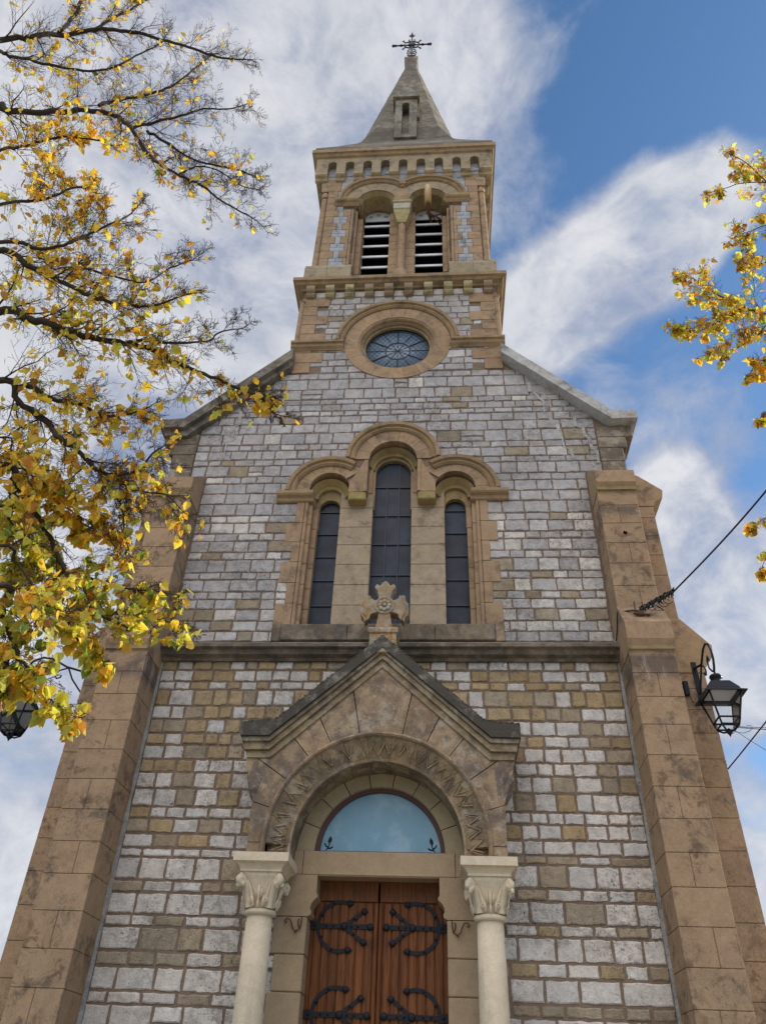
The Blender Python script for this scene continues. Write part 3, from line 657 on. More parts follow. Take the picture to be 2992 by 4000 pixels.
for s in (-1, 1):
    m.arc(s*1.09, 10.06, HP(.765), (0 if s > 0 else PI), (PI*.70 if s > 0 else PI*.30), 22, jit(TRM, .04))
    IP = [(-.03, 9.83), (-.06, 9.845), (-.08, 9.90), (-.13, 9.93), (-.15, 9.96), (-.15, 10.02), (-.03, 10.06), (.3, 10.06), (.3, 9.83)]
    x0, x1 = sorted((s*1.345, s*1.98)); m.prism_x(IP, x0, x1, jit(TRM, .05))
m.build('hood_mould', 'trim', church)
def tri(x): return sorted(x)
def lancet(cx, hw, z0, zs, bars, mull, lab):
    gm = MB(); cells = [z0]+bars+[zs+hw+.1]
    xs = [-hw-.04]+([-hw*.34, hw*.34] if mull else [])+[hw+.04]
    for i in range(len(cells)-1):
        for k in range(len(xs)-1):
            c = rnd.uniform(.75, 1.25); col = (c*1.15, c*.9, c*1.05) if (mull and rnd.random() < .35) else (c*.9, c, c*1.05)
            gm.add([(cx+xs[k], .305+rnd.uniform(0, .004), cells[i]), (cx+xs[k+1], .305, cells[i]), (cx+xs[k+1], .305+rnd.uniform(0, .004), cells[i+1]), (cx+xs[k], .305, cells[i+1])], [(0, 1, 2, 3)], col)
    gm.box(cx-hw-.05, cx+hw+.05, .33, .36, z0, zs+hw+.12, (.1, .1, .1))
    o = gm.build('lancet_window', 'glass', church, recalc=False); o['label'] = lab
    for z in bars: b = MB(); b.box(cx-hw-.02, cx+hw+.02, .285, .318, z-.011, z+.011, (1, 1, 1)); b.build('glazing_bar', 'lead', o)
    if mull:
        for x in (-hw*.34, hw*.34): b = MB(); b.box(cx+x-.010, cx+x+.010, .288, .316, z0, zs+hw, (1, 1, 1)); b.build('glazing_bar', 'lead', o)
lancet(0, .318, 7.44, 10.68, [7.96, 8.54, 9.16, 9.77, 10.41], True, 'tall middle lancet with three panes across')
lancet(-1.09, .178, 7.44, 9.90, [7.96, 8.44, 8.91, 9.38, 9.86], False, 'short side lancet left of the tall one')
lancet(1.09, .178, 7.44, 9.90, [7.96, 8.44, 8.91, 9.38, 9.86], False, 'short side lancet right of the tall one')
# ---------------- rose window
m = MB()
m.voussoirs(0, RZ, .80, 1.085, -.030, .35, PI/2+PI/20, PI/2+PI/20-2*PI, 20, ASH)
m.arc(0, RZ, [(.74, .03), (.76, -.005), (.79, -.02), (.825, -.02), (.85, .01), (.85, .2), (.74, .2)], 0, 2*PI, 48, jit(TRM, .04), closed=True)
m.arc(0, RZ, [(.70, .08), (.72, .05), (.76, .05), (.76, .3), (.70, .3)], 0, 2*PI, 48, jit(TRM, .04), closed=True)
m.arc(0, RZ, [(.66, .13), (.72, .11), (.72, .36), (.66, .36)], 0, 2*PI, 48, jit((.30, .22, .12), .04), closed=True)
m.build('rose_surround', 'trim', church)
m = MB()
m.arc(0, RZ, HP(1.265), .03, PI-.03, 40, TRM)
m.build('hood_mould', 'trim', church)
SP = [(.04, RZ-.22), (-.04, RZ-.22), (-.06, RZ-.19), (-.10, RZ-.15), (-.11, RZ-.09), (-.15, RZ-.07), (-.15, RZ-.01), (-.06, RZ+.03), (.04, RZ+.03)]
for s in (-1, 1):
    m = MB()
    x0, x1 = sorted((s*1.09, s*2.17)); m.prism_x(SP, x0, x1, jit(TRM, .05))
    m.box(min(s*2.095, s*2.168), max(s*2.095, s*2.168), .041, 1.2, RZ-.18, RZ+.02, TRM)
    m.build('string_course', 'trim', church)
m = MB()
m.lathe_y((0, .22, RZ), [(.70, 0), (.70, .02)], (1, 1, 1), 48)
rw = m.build('rose_window', 'rosegl', church)
m = MB()
rr_ = lambda r, t: (r*math.cos(t), RZ+r*math.sin(t))
m.arc(0, RZ, [(.245, .205), (.268, .205), (.268, .23), (.245, .23)], 0, 2*PI, 32, (1, 1, 1), closed=True)
m.arc(0, RZ, [(.60, .21), (.61, .21), (.61, .23), (.60, .23)], 0, 2*PI, 40, (1, 1, 1), closed=True)
m.arc(0, RZ, [(.645, .19), (.68, .19), (.68, .23), (.645, .23)], 0, 2*PI, 40, (1, 1, 1), closed=True)
for k in range(12):
    t = PI/2+2*PI*k/12; big = k % 2 == 0
    a, b = rr_(.26, t), rr_(.67, t); m.tube([(a[0], .212, a[1]), (b[0], .212, b[1])], .014 if big else .006, (1, 1, 1), 5)
    if k < 3 or 1:
        a, b = rr_(0.0, t), rr_(.25, t); m.tube([(a[0], .212, a[1]), (b[0], .212, b[1])], .006, (1, 1, 1), 4)
for k in range(-8, 9):                      # diamond quarries
    d = k*.083
    for s in (-1, 1):
        c = math.sqrt(max(0, .66**2-d*d)); ax = (math.cos(s*.9), math.sin(s*.9)); nx = (-ax[1], ax[0])
        m.tube([(nx[0]*d-ax[0]*c, .218, RZ+nx[1]*d-ax[1]*c), (nx[0]*d+ax[0]*c, .218, RZ+nx[1]*d+ax[1]*c)], .0035, (1, 1, 1), 4)
m.build('leading', 'lead', rw)
# ---------------- cornice and corbels under the bell stage
m = MB()
m.frame(2.09, 2.09, [(0, 15.80), (.05, 15.80), (.07, 15.84), (.16, 15.88), (.19, 15.93), (.235, 15.95), (.235, 16.05), (.06, 16.16), (-.3, 16.16)], jit(TRM, .03))
m.build('lower_cornice', 'trim', church)
for i in range(10):
    x = -1.92+i*(3.84/9); m = MB(); col = jit((.42, .345, .19) if i in (1, 2, 6, 7, 8) else (.27, .205, .135), .08)
    m.prism_x([(.0, 15.52), (-.08, 15.53), (-.12, 15.57), (-.12, 15.62), (-.17, 15.65), (-.19, 15.70), (-.19, 15.797), (.0, 15.797)], x-.092, x+.092, col)
    m.build('corbel', 'trim', church)
for i in range(9):
    x = -1.92+(i+.5)*(3.84/9); m = MB(); m.stone(x-.115, x+.115, 15.575, 15.77, -.016, .02, jit(WHT, .08)); m.build('corbel_infill', 'wall', church)
# ---------------- bell stage
BZ0, BZ1 = 16.10, 21.2
m = MB()
for s in (-1, 1):
    for a, b in ((1.10, 1.63), (1.635, 2.15)): m.prism_x([(-.07, 16.12), (-.07, 16.62), (-.03, 16.76), (.3, 16.76), (.3, 16.12)], *sorted((s*a, s*b)), jit((.36, .29, .19), .06))
    m.box(min(s*1.9, s*2.15), max(s*1.9, s*2.15), .3, 4.2, 16.12, 16.76, ASH)
AX = .635
hole = [(-1.13, 16.30), (1.13, 16.30), (1.13, 19.47)]+arcpts(AX, 19.47, .49, 0, PI, 14)[1:-1]+[(AX-.49, 19.47), (-AX+.49, 19.47)]+arcpts(-AX, 19.47, .49, 0, PI, 14)[1:-1]+[(-1.13, 19.47)]
m.prism([(-1.87, 16.1), (1.87, 16.1), (1.87, 21.5), (-1.87, 21.5)], 0.0, .70, GAP, holes=[hole])
m.box(-2.07, -1.87, .22, 4.0, 16.5, 21.4, ASH); m.box(1.87, 2.07, .22, 4.0, 16.5, 21.4, ASH); m.box(-2.07, 2.07, 3.9, 4.1, 16.5, 21.4, ASH)
zb = steps(16.76, 20.52, .30)
def bs(x0, x1, z0, z1, c, yf=-.028, bev=.006): m.box(x0+.003, x1-.003, yf, .3, z0+.003, z1-.003, c, bev)
for s in (-1, 1):
    for i in range(len(zb)-1):
        a, b = zb[i], zb[i+1]; S = lambda p, r: sorted((s*p, s*r))
        tan = lambda: jit(ASH, .08); gr = lambda: jit((.37, .38, .41), .08)
        if b < 19.3:
            if i % 2 == 0:
                x0, x1 = S(1.66, 1.87); bs(x0, x1, a, b, tan()); x0, x1 = S(1.24, 1.32); bs(x0, x1, a, b, tan())
                mid = (a+b)/2; x0, x1 = S(1.32, 1.66)
                if rnd.random() < .5: bs(x0, x1, a, mid, gr(), -.02); bs(x0, (x0+x1)/2, mid, b, gr(), -.02); bs((x0+x1)/2, x1, mid, b, gr(), -.02)
                else: bs(x0, x1, mid, b, gr(), -.02); bs(x0, (x0+x1)/2, a, mid, gr(), -.02); bs((x0+x1)/2, x1, a, mid, gr(), -.02)
            else:
                x0, x1 = S(1.555, 1.87); bs(x0, x1, a, b, tan()); x0, x1 = S(1.425, 1.555); bs(x0, x1, a, b, gr(), -.02); x0, x1 = S(1.24, 1.425); bs(x0, x1, a, b, tan())
            m.tube([(s*1.205, -.0, a+.002), (s*1.205, -.0, b-.002)], .036, tan(), 8)                     # roll on the outer arris
            x0, x1 = S(1.09, 1.20); m.box(x0, x1, .03, .6, a+.002, b-.002, tan(), .006)
            x0, x1 = S(.975, 1.09); m.box(x0, x1, .24, .75, a+.002, b-.002, tan(), .006)
        elif b < 20.2:
            x0, x1 = S(1.62, 1.87); bs(x0, x1, a, b, tan()); x0, x1 = S(1.45, 1.62); bs(x0, x1, a, b, gr(), -.02)
        else:
            x0, x1 = S(1.56, 2.06); bs(x0, x1, a, b, tan())
            x0, x1 = S(.9, 1.56); bs(x0, (x0+x1)/2, a, b, gr(), -.02); bs((x0+x1)/2, x1, a, b, gr(), -.02)
            x0, x1 = S(.0, .9); bs(x0, x1, a, b, gr(), -.02)
    # corner shaft, its base and the bracket above it
    for i in range(len(zb)-2):
        if zb[i+1] < 19.9: m.tube([(s*1.955, .07, zb[i]+.003), (s*1.955, .07, zb[i+1]-.003)], .085, jit(ASH, .06), 12)
    m.box(min(s*1.87, s*1.98), max(s*1.87, s*1.98), .13, .3, 16.9, 20.3, ASH)
    m.tube([(s*1.955, .07, 19.72), (s*1.955, .07, 19.86), (s*1.955, .06, 19.95)], [.085, .10, .06], jit(ASH, .06), 12)
    m.rings([[(s*1.955-r, .07-r, z), (s*1.955+r, .07-r, z), (s*1.955+r, .07+r, z), (s*1.955-r, .07+r, z)] for r, z in ((.04, 19.92), (.08, 20.05), (.115, 20.20), (.115, 20.30))], (.34, .27, .17))
zc = steps(16.30, 19.45, .32)
for i in range(len(zc)-1):                   # pier between the louvred openings
    m.box(-.315, .315, .34, .8, zc[i]+.003, zc[i+1]-.003, jit(ASH, .07), .006)
m.build('bell_stage_wall', 'ashlar', church)
for s in (-1, 1):
    m = MB()
    m.voussoirs(s*AX, 19.47, .455, .78, -.03, .22, 0, PI, 8, (.34, .265, .175), v=.06)
    m.arc(s*AX, 19.47, [(.455, .0), (.457, .20), (.40, .24), (.385, .22), (.39, .10)], 0, PI, 16, jit((.36, .27, .13), .04))
    m.arc(s*AX, 19.58, [(.335, .26), (.47, .24), (.47, .75), (.335, .75)], 0, PI, 16, jit((.33, .25, .14), .04))
    m.arc(s*AX, 19.47, [(.39, .22), (.47, .22), (.47, .5), (.39, .5)], 0, PI, 16, jit((.35, .26, .14), .04))
    if s > 0: m.rings([[(-w, -.033, z), (w, -.033, z), (w, .34, z), (-w, .34, z)] for z, w in ((19.445, .19), (19.52, .185), (19.70, .15), (19.85, .09), (20.02, .04))], jit(ASH, .05))
    m.build('bell_arch', 'trim', church)
m = MB()
for s in (-1, 1):
    m.arc(s*AX, 19.47, HP(.945), (.0 if s > 0 else PI), (PI*.785 if s > 0 else PI*.215), 26, jit(TRM, .04))
    x0, x1 = sorted((s*1.06, s*1.66)); m.prism_x([(.2, 19.22), (-.03, 19.22), (-.05, 19.24), (-.09, 19.30), (-.13, 19.33), (-.15, 19.37), (-.15, 19.44), (.2, 19.46)], x0, x1, jit(TRM, .05))
m.build('hood_mould', 'trim', church)
# middle colonnette with its block capital
m = MB()
for a, b in ((16.6, 17.3), (17.3, 17.75), (17.75, 18.2), (18.2, 18.64)): m.tube([(0, .20, a+.003), (0, .20, b-.003)], .092, jit(ASH, .05), 14)
m.tube([(0, .20, 16.2), (0, .20, 16.68), (0, .2, 16.78)], [.19, .17, .10], jit(ASH, .05), 14)
o = m.build('colonnette', 'ashlar', church)
m = MB()
m.rings([[(-r, .20-r, z), (r, .20-r, z), (r, .2+r, z), (-r, .2+r, z)] for r, z in ((.10, 18.64), (.13, 18.72), (.19, 18.95), (.20, 19.05))], (.44, .36, .17)); m.box(-.215, .215, -.02, .40, 19.053, 19.32, (.46, .41, .31), .02); m.box(-.235, .235, -.04, .40, 19.323, 19.44, (.40, .32, .2), .02)
m.build('capital', 'trim', o)
# louvred shutters
for s in (-1, 1):
    f = MB(); cx = s*AX
    f.add([(cx+x, .70, z) for x, z in [(-.36, 16.2), (.36, 16.2), (.36, 19.9), (-.36, 19.9)]], [(0, 1, 2, 3)], (1, 1, 1))
    o = f.build('belfry_shutter', 'void', church); o['label'] = 'dark belfry opening with white slats, '+('left' if s < 0 else 'right')
    for i in range(6):
        z = 16.965+i*.436; sl_ = MB(); sl_.add([(cx-.335, .52, z), (cx+.335, .52, z), (cx+.335, .66, z+.17), (cx-.335, .66, z+.17), (cx-.335, .515, z+.03), (cx+.335, .515, z+.03), (cx+.335, .655, z+.20), (cx-.335, .655, z+.20)], [(0, 1, 2, 3), (4, 5, 6, 7), (0, 1, 5, 4), (2, 3, 7, 6)], (1, 1, 1))
        sl_.box(cx-.335, cx+.335, .505, .525, z-.015, z+.052, (1, 1, 1))
        sl_.build('louvre_slat', 'louvre', o)
    tp = MB(); tp.prism([(cx-.335, 19.50)]+[(cx+.335, 19.50)]+arcpts(cx, 19.60, .335, 0, PI, 14), .575, .60, (1, 1, 1))
    pn = tp.build('top_panel', 'louvre', o)
    for (hx, hz) in ((-.19, 19.68), (0, 19.76), (.19, 19.68)):
        hl = MB()
        for k in range(7):
            a = 2*PI*k/6; dx, dz = (0, 0) if k == 6 else (.042*math.cos(a), .042*math.sin(a))
            hl.lathe_y((cx+hx+dx, .571, hz+dz), [(.013, 0), (.013, .003)], (1, 1, 1), 8)
        hl.build('pierced_rosette', 'void', o)
m = MB()
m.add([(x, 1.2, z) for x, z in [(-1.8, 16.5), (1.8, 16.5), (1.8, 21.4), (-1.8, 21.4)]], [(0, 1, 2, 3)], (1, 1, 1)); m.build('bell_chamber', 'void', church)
# ---------------- arcaded corbel table and top cornice
m = MB(); ya = -.19; pitch = .457; nw = .112
za, zt, zn = 20.50, 21.24, 20.98
poly = [(-2.25, za)]
for i in range(9):
    c = (i-4)*pitch; poly += [(c-nw, za)]+[(c-nw, zn)]+arcpts(c, zn, nw, PI, 0, 8)[1:-1]+[(c+nw, zn), (c+nw, za)]
poly += [(2.25, za), (2.25, zt), (-2.25, zt)]
m.prism(poly, ya, .02, jit((.34, .265, .175), .03))
for i in range(10):                          # moulded feet of the little arches
    c0 = (-2.25 if i == 0 else (i-5)*pitch+nw); c1 = (2.25 if i == 9 else (i-4)*pitch-nw)
    m.prism_x([(-.02, za-.13), (-.08, za-.12), (-.11, za-.06), (-.17, za-.04), (ya-.012, za-.01), (ya-.012, za+.05), (.0, za+.05)], c0-.002, c1+.002, jit((.42, .33, .2), .07))
for s in (-1, 1):                            # returns on the tower's flanks
    x0, x1 = sorted((s*2.07, s*2.25)); m.box(x0, x1, .02, 4.2, za, zt, (.44, .35, .24)); 
    for k in range(9): m.box(min(s*2.06, s*2.2), max(s*2.06, s*2.2), .3+k*.45, .5+k*.45, za-.12, za, (.4, .32, .2), .03)
for k in range(4): m.tube([(-2.25+.1, ya-.003, za+.06+k*.2), (-2.25+.1, ya-.003, za+.061+k*.2)], .001, GAP, 3)
m.build('arcaded_corbel_table', 'trim', church)
m = MB()
for i in range(9):
    c = (i-4)*pitch; m.stone(c-.12, c+.12, 20.35, 20.66, -.016, .02, jit((.40, .405, .43), .07)); m.stone(c-.12, c+.12, 20.675, 21.15, -.016, .02, jit((.40, .405, .43), .07))
m.build('corbel_table_infill', 'wall', church)
m = MB()
m.frame(2.10, 2.09, [(.0, 21.24), (.16, 21.24), (.18, 21.29), (.22, 21.32), (.25, 21.40), (.29, 21.42), (.29, 21.56), (.24, 21.62), (-.4, 21.80)], jit(TRM, .03))
m.build('top_cornice', 'trim', church)
# ---------------- spire
m = MB(); CY = 2.09
def sq(H, c, z, j=0.0):
    p = []
    for sx, sy in ((-1, -1), (1, -1), (1, 1), (-1, 1)):
        k1 = (sx*(H-c), CY+sy*H); k2 = (sx*H, CY+sy*(H-c))
        p += ([k2, k1] if sx*sy > 0 else [k1, k2]) if 1 else []
    return [(a+rnd.uniform(-j, j), b+rnd.uniform(-j, j), z) for a, b in p]
prof = [(2.36, .02, 21.60), (2.33, .02, 21.78), (2.10, .02, 22.26), (1.90, .03, 22.70), (1.75, .03, 23.04), (1.60, .03, 23.38), (1.48, .05, 23.66), (1.42, .10, 23.86), (1.385, .45, 24.70)]
z = 24.70
while z < 31.7:
    z2 = min(31.8, z+.27); f = (z2-24.70)/(31.8-24.70); H = 1.385+(.225-1.385)*f; prof += [(H+.030, .45*H/1.385, z+.012), (H, .45*H/1.385, z2)]; z = z2
R_ = [sq(H, c, z, .004) for H, c, z in prof]
for i in range(len(R_)-1):
    col = jit((.265, .228, .168), .22)
    m.rings([R_[i], R_[i+1]], col, False)
sp = m.build('spire', 'spire', church)
m = MB()
m.rings([[(sx*r, CY+sy*r, z) for sx, sy in ((-1, -1), (1, -1), (1, 1), (-1, 1))] for r, z in ((.20, 31.7), (.215, 32.1), (.20, 32.15), (.25, 32.45), (.25, 32.56), (.12, 32.56))], (.33, .27, .21))
m.build('spire_cap', 'spire', sp)
# niche (lucarne) on the front of the spire
m = MB(); yn = .60
nich = [(-.15, 24.10), (.07, 24.10), (.07, 25.95)]+[(-.04+.11*math.cos(PI*k/8), 25.95+.11*math.sin(PI*k/8)) for k in range(1, 8)]+[(-.15, 25.95)]
m.prism([(-.36, 23.9), (.30, 23.9), (.30, 26.35), (-.36, 26.35)], yn, 1.5, (.32, .28, .22), holes=[nich])
m.prism([(-.43, 26.34), (.37, 26.34), (.37, 26.42), (-.03, 27.15), (-.43, 26.42)], yn-.06, 1.45, (.31, .28, .23))
m.prism([(-.44, 26.28), (.38, 26.28), (.38, 26.40), (-.44, 26.40)], yn-.09, 1.4, (.33, .28, .20))
m.box(.29, .37, yn+.1, 1.3, 25.3, 26.29, (.38, .27, .15))
m.build('lucarne', 'spire', sp)
m = MB(); m.add([(x, .95, z) for x, z in ((-.2, 24.0), (.12, 24.0), (.12, 26.2), (-.2, 26.2))], [(0, 1, 2, 3)], (.13, .10, .08)); m.box(-.15, .07, .72, .97, 24.1, 24.5, (.2, .15, .1)); m.box(-.15, .07, .8, .97, 24.95, 25.4, (.25, .21, .17)); m.build('niche_back', 'spire', sp)
# iron cross on the spire
m = MB(); K = (1, 1, 1); y0 = CY
m.box(-.11, -.085, y0-.11, y0-.085, 32.5, 33.02, K); m.box(.085, .11, y0-.11, y0-.085, 32.5, 33.02, K); m.box(-.11, -.085, y0+.085, y0+.11, 32.5, 33.02, K); m.box(.085, .11, y0+.085, y0+.11, 32.5, 33.02, K); m.box(-.12, .12, y0-.12, y0+.12, 32.98, 33.03, K)
m.lathe((0, y0, 0), [(.08, 32.5), (.05, 32.9), (.035, 33.2), (.03, 35.1)], K, 8)
m.tube([(-.62, y0, 34.24), (.62, y0, 34.24)], .028, K, 6)
m.arc(0, 34.26, [(.28, y0-.02), (.315, y0-.02), (.315, y0+.02), (.28, y0+.02)], 0, 2*PI, 28, K, closed=True)
m.lathe_y((0, y0-.05, 34.26), [(.05, 0), (.14, .01), (.14, .09), (.05, .1)], K, 12)
for s in (-1, 1):
    m.tube([(s*.36, y0, 34.24), (s*.46, y0, 34.24)], .045, K, 8); m.lathe((s*.72, y0, 34.24), [(.0, -.06), (.05, -.03), (.06, 0), (.05, .03), (0, .06)], K, 8)
    m.tube([(s*.6, y0, 34.24), (s*.76, y0, 34.24)], [.05, .03], K, 6)
    for k in (1, -1):                        # scrolls at the ring and on the shaft
        m.tube([(s*.20, y0, 34.26+k*.20), (s*.30, y0, 34.26+k*.28), (s*.36, y0, 34.26+k*.36), (s*.30, y0, 34.26+k*.40)], .022, K, 5)
        m.tube([(s*.02, y0, 33.52+k*.06), (s*.12, y0, 33.52+k*.10), (s*.16, y0, 33.52+k*.22), (s*.10, y0, 33.52+k*.30), (s*.05, y0, 33.52+k*.26)], .022, K, 5)
    m.tube([(s*.05, y0, 34.58), (s*.13, y0, 34.68), (s*.09, y0, 34.76)], .02, K, 5)
    m.tube([(s*.02, y0, 35.02), (s*.10, y0, 35.08), (s*.09, y0, 35.18)], .02, K, 5)
    m.tube([(s*.16, y0, 33.52), (s*.17, y0, 33.53)], .04, K, 5)
m.lathe((0, y0, 35.0), [(.03, 0), (.055, .08), (.06, .16), (.03, .3), (.0, .55)], K, 8)
m.build('iron_cross', 'iron', sp)
# ---------------- gabled porch: arch, gable, coping
PC = 4.12
half = [(1.555, 3.97), (1.56, 4.62), (1.60, 4.78), (1.68, 5.0), (1.715, 5.14), (1.72, 5.31), (1.43, 5.36), (0.0, 6.64)]
gout = half+[(-x, z) for x, z in half[::-1][1:]]
def hit(a):
    d = Vector((math.cos(a), math.sin(a))); best = None
    for (p, q) in zip(gout, gout[1:]):
        p = Vector((p[0], p[1]-PC)); q = Vector((q[0], q[1]-PC)); e = q-p; den = d.x*e.y-d.y*e.x
        if abs(den) < 1e-9: continue
        t = (p.x*e.y-p.y*e.x)/den; u = (p.x*d.y-p.y*d.x)/den
        if t > 0 and -1e-6 <= u <= 1+1e-6 and (best is None or t > best): best = t
    return (d.x*best, d.y*best+PC)
m = MB(); R0 = 1.385
cuts = [-.0, .30, .60, .88, 1.12, 1.36, PI-1.38, PI-1.10, PI-.86, PI-.58, PI-.30, PI]
cuts = sorted(cuts)
for a, b in zip(cuts, cuts[1:]):
    g2 = .0035; a2, b2 = a+g2, b-g2
    pts = arcpts(0, PC, R0, b2, a2, 5)+[hit(a2)]
    for (x, z) in gout:
        t = math.atan2(z-PC, x)
        if a2 < t < b2 and z > PC: pts.append((x, z))
    pts.append(hit(b2))
    m.prism(pts, -.60+rnd.uniform(-.004, .004), -.02, jit(PCH, .13))
for s in (-1, 1): m.prism([(s*x, z) for x, z in ((R0-.05, 3.97), (1.555, 3.97), (1.556, PC-.004), (R0, PC-.004), (R0-.05, PC-.004))], -.60, -.02, jit(PCH, .1))
for i in range(13):                          # splayed band and soffit
    t0, t1 = PI*i/13+.002, PI*(i+1)/13-.002
    m.arc(0, PC, [(1.34, -.595), (1.06, -.45), (1.06, .03), (1.384, .03), (1.384, -.58)], t0, t1, 3, jit((.28, .21, .12), .12))
for s in (-1, 1): m.prism_x([(-.59, 3.97), (-.59, PC-.003), (.03, PC-.003), (.03, 3.97)], *sorted((s*1.335, s*1.384)), jit(PCH, .1)); m.prism([(s*1.335, 3.97), (s*1.06, 3.97), (s*1.06, PC-.003), (s*1.335, PC-.003)], -.45, .03, jit(PCH, .1))
gp = m.build('porch_gable', 'porch', church)
m = MB()
m.arc(0, PC, [(1.335, -.58), (1.34, -.625), (1.36, -.645), (1.385, -.635), (1.40, -.60), (1.40, -.55)], -.09, PI+.09, 44, jit(PCH, .04))
m.arc(0, PC, [(1.05, -.44), (1.055, -.465), (1.08, -.475), (1.10, -.455), (1.09, -.42)], -.09, PI+.09, 44, jit(PCH, .04))
NZ = 29
def bandp(R): return -.45-(R-1.06)/(1.34-1.06)*.145-.012
for off, rad in ((0, .019), (.5, .012)):
    pts = []
    for i in range(2*NZ+1):
        t = -.07+(PI+.14)*(i+off*.9)/(2*NZ); R = 1.14 if i % 2 else 1.275
        if off: R = 1.12+ (0 if i % 2 else .17)
        pts.append((R*math.cos(t)+rnd.uniform(-.014, .014), bandp(R), PC+R*math.sin(t)+rnd.uniform(-.02, .02)))
    for p, q2 in zip(pts, pts[1:]):
        if rnd.random() < .82: m.tube([p, q2], rad*rnd.uniform(.25, .65), jit(PCH, .10), 5)
m.build('zigzag_moulding', 'porch', gp)
m = MB()
for s in (-1, 1):
    o_ = [(0, 6.86), (1.36, 5.62), (1.80, 5.575), (1.80, 5.395), (1.43, 5.40), (0, 6.675)]
    m.prism([(s*x, z) for x, z in o_], -.755, .0, jit((.30, .27, .22), .05))
for k in range(260):                         # crumbly lichen crust on the coping
    s = rnd.choice((-1, 1)); u = rnd.random(); 
    if u < .8: x = rnd.uniform(0.02, 1.36); z = 6.86-x*(1.24/1.36)
    else: x = rnd.uniform(1.36, 1.80); z = 5.62-(x-1.36)*.1
    f = .9; y = rnd.uniform(-.757, -.1) if rnd.random() < .4 else -.75; r = rnd.uniform(.006, .020)
    if f < .35: z -= rnd.uniform(0, .2)
    m.lathe((s*x, y, z), [(r*.2, -r*.5), (r, -r*.1), (r*.8, r*.35), (r*.1, r*.5)], jit((.30, .29, .26), .3), 6)
m.build('gable_coping', 'coping', gp)
m = MB()
for s in (-1, 1):
    for pl_, y_, c_ in (([(0, 6.67), (1.425, 5.395), (1.785, 5.39), (1.775, 5.335), (1.42, 5.34), (0, 6.625)], -.715, (.25, .20, .14)), ([(0, 6.62), (1.42, 5.335), (1.76, 5.345), (1.745, 5.24), (1.42, 5.245), (0, 6.54)], -.675, (.31, .235, .14)), ([(0, 6.535), (1.42, 5.24), (1.73, 5.235), (1.705, 5.15), (1.40, 5.15), (0, 6.43)], -.63, (.30, .23, .14))):
        m.prism([(s*x, z) for x, z in pl_], y_, -.0, jit(c_, .05))
m.build('gable_moulding', 'porch', gp)
for s in (-1, 1):                            # worn carved blocks at the arch springing
    m = MB(); c = (s*1.555, -.50, 4.93); rg = []
    for i in range(11):
        f = i/10; a = -PI/2+PI*f; ring = []
        for k in range(16):
            t = 2*PI*k/16; r = math.cos(a)**.55; w = 1+.10*math.sin(3*t+4*f)+rnd.uniform(-.12, .12)
            ring.append((c[0]+s*.03*math.sin(a)+.125*r*w*math.cos(t), c[1]+.125*r*w*math.sin(t), c[2]+.30*math.sin(a)*(1+rnd.uniform(-.03, .03))))
        rg.append(ring)
    m.rings(rg, jit((.20, .155, .125), .05), True, False); m.build('carved_block', 'porch', gp)
# stone cross on the gable
m = MB()
m.box(-.19, .19, -.74, -.36, 6.60, 6.895, (.36, .32, .25), .01); m.rings([[(sx*r, -.55+sy*r, z) for sx, sy in ((-1, -1), (1, -1), (1, 1), (-1, 1))] for r, z in ((.19, 6.89), (.21, 6.905), (.215, 6.95), (.20, 6.985), (.13, 6.985))], (.36, .32, .26))
h_ = [(.145, 6.97), (.105, 7.12), (.085, 7.29), (.16, 7.28), (.235, 7.25), (.245, 7.19), (.285, 7.14), (.30, 7.21), (.345, 7.26), (.355, 7.36), (.345, 7.44), (.30, 7.50), (.30, 7.57), (.255, 7.59), (.225, 7.53), (.17, 7.50), (.088, 7.50), (.095, 7.58), (.115, 7.66), (.155, 7.73), (.125, 7.78), (.075, 7.745), (.045, 7.80), (.0, 7.83)]
cr = h_+[(-x, z) for x, z in h_[::-1][1:]]
m.prism(cr, -.63, -.46, (.36, .31, .24))
inner = [(x*.86, 7.38+(z-7.38)*.93) for x, z in cr]; m.prism(inner, -.645, -.6, (.35, .29, .21))
m.lathe_y((0, -.655, 7.40), [(.145, .03), (.145, .0), (.125, -.012), (.115, .005), (.06, .005), (.0, .005)], (.40, .35, .28), 28)
for k in range(8):
    t = 2*PI*k/8; m.lathe_y((.07*math.cos(t), -.66, 7.40+.07*math.sin(t)), [(.034, .01), (.03, -.008), (.012, -.014)], (.43, .38, .30), 10)
m.lathe_y((0, -.67, 7.40), [(.03, .01), (.026, -.012), (.01, -.02)], (.48, .44, .36), 12)
m.build('gable_cross', 'cross', gp)
# ---------------- doorway: jambs, lintel, tympanum ring
m = MB()
zj = [0, .45, .9, 1.35, 1.78, 2.22, 2.65, 3.03, 3.43]
for s in (-1, 1):
    for i in range(len(zj)-1):
        xo = 1.24 if i % 2 else 1.20; x0, x1 = sorted((s*.84, s*xo)); m.box(x0, x1, -.028, .46, zj[i]+.003, zj[i+1]-.003, jit(JMB, .05), .012)
    cb = [(1.22, 3.433), (.84, 3.433), (.80, 3.455), (.795, 3.49), (.815, 3.515), (.808, 3.56), (.785, 3.60), (.755, 3.63), (.735, 3.645), (.735, 3.672), (.752, 3.69), (.752, 3.897), (1.22, 3.897)]
    m.prism([(s*x, z) for x, z in cb], -.029, .46, jit(JMB, .04))
    x0, x1 = sorted((s*.955, s*1.22)); m.box(x0, x1, -.03, .46, 3.90, 4.178, jit(JMB, .04), .008)
m.box(-.95, .95, -.03, .46, 3.90, 4.178, jit(JMB, .03), .008)
m.box(-.75, .75, -.045, .0, 3.885, 3.93, jit(JMB, .03), .018)
m.build('doorway_jamb', 'jamb', church)
m = MB()
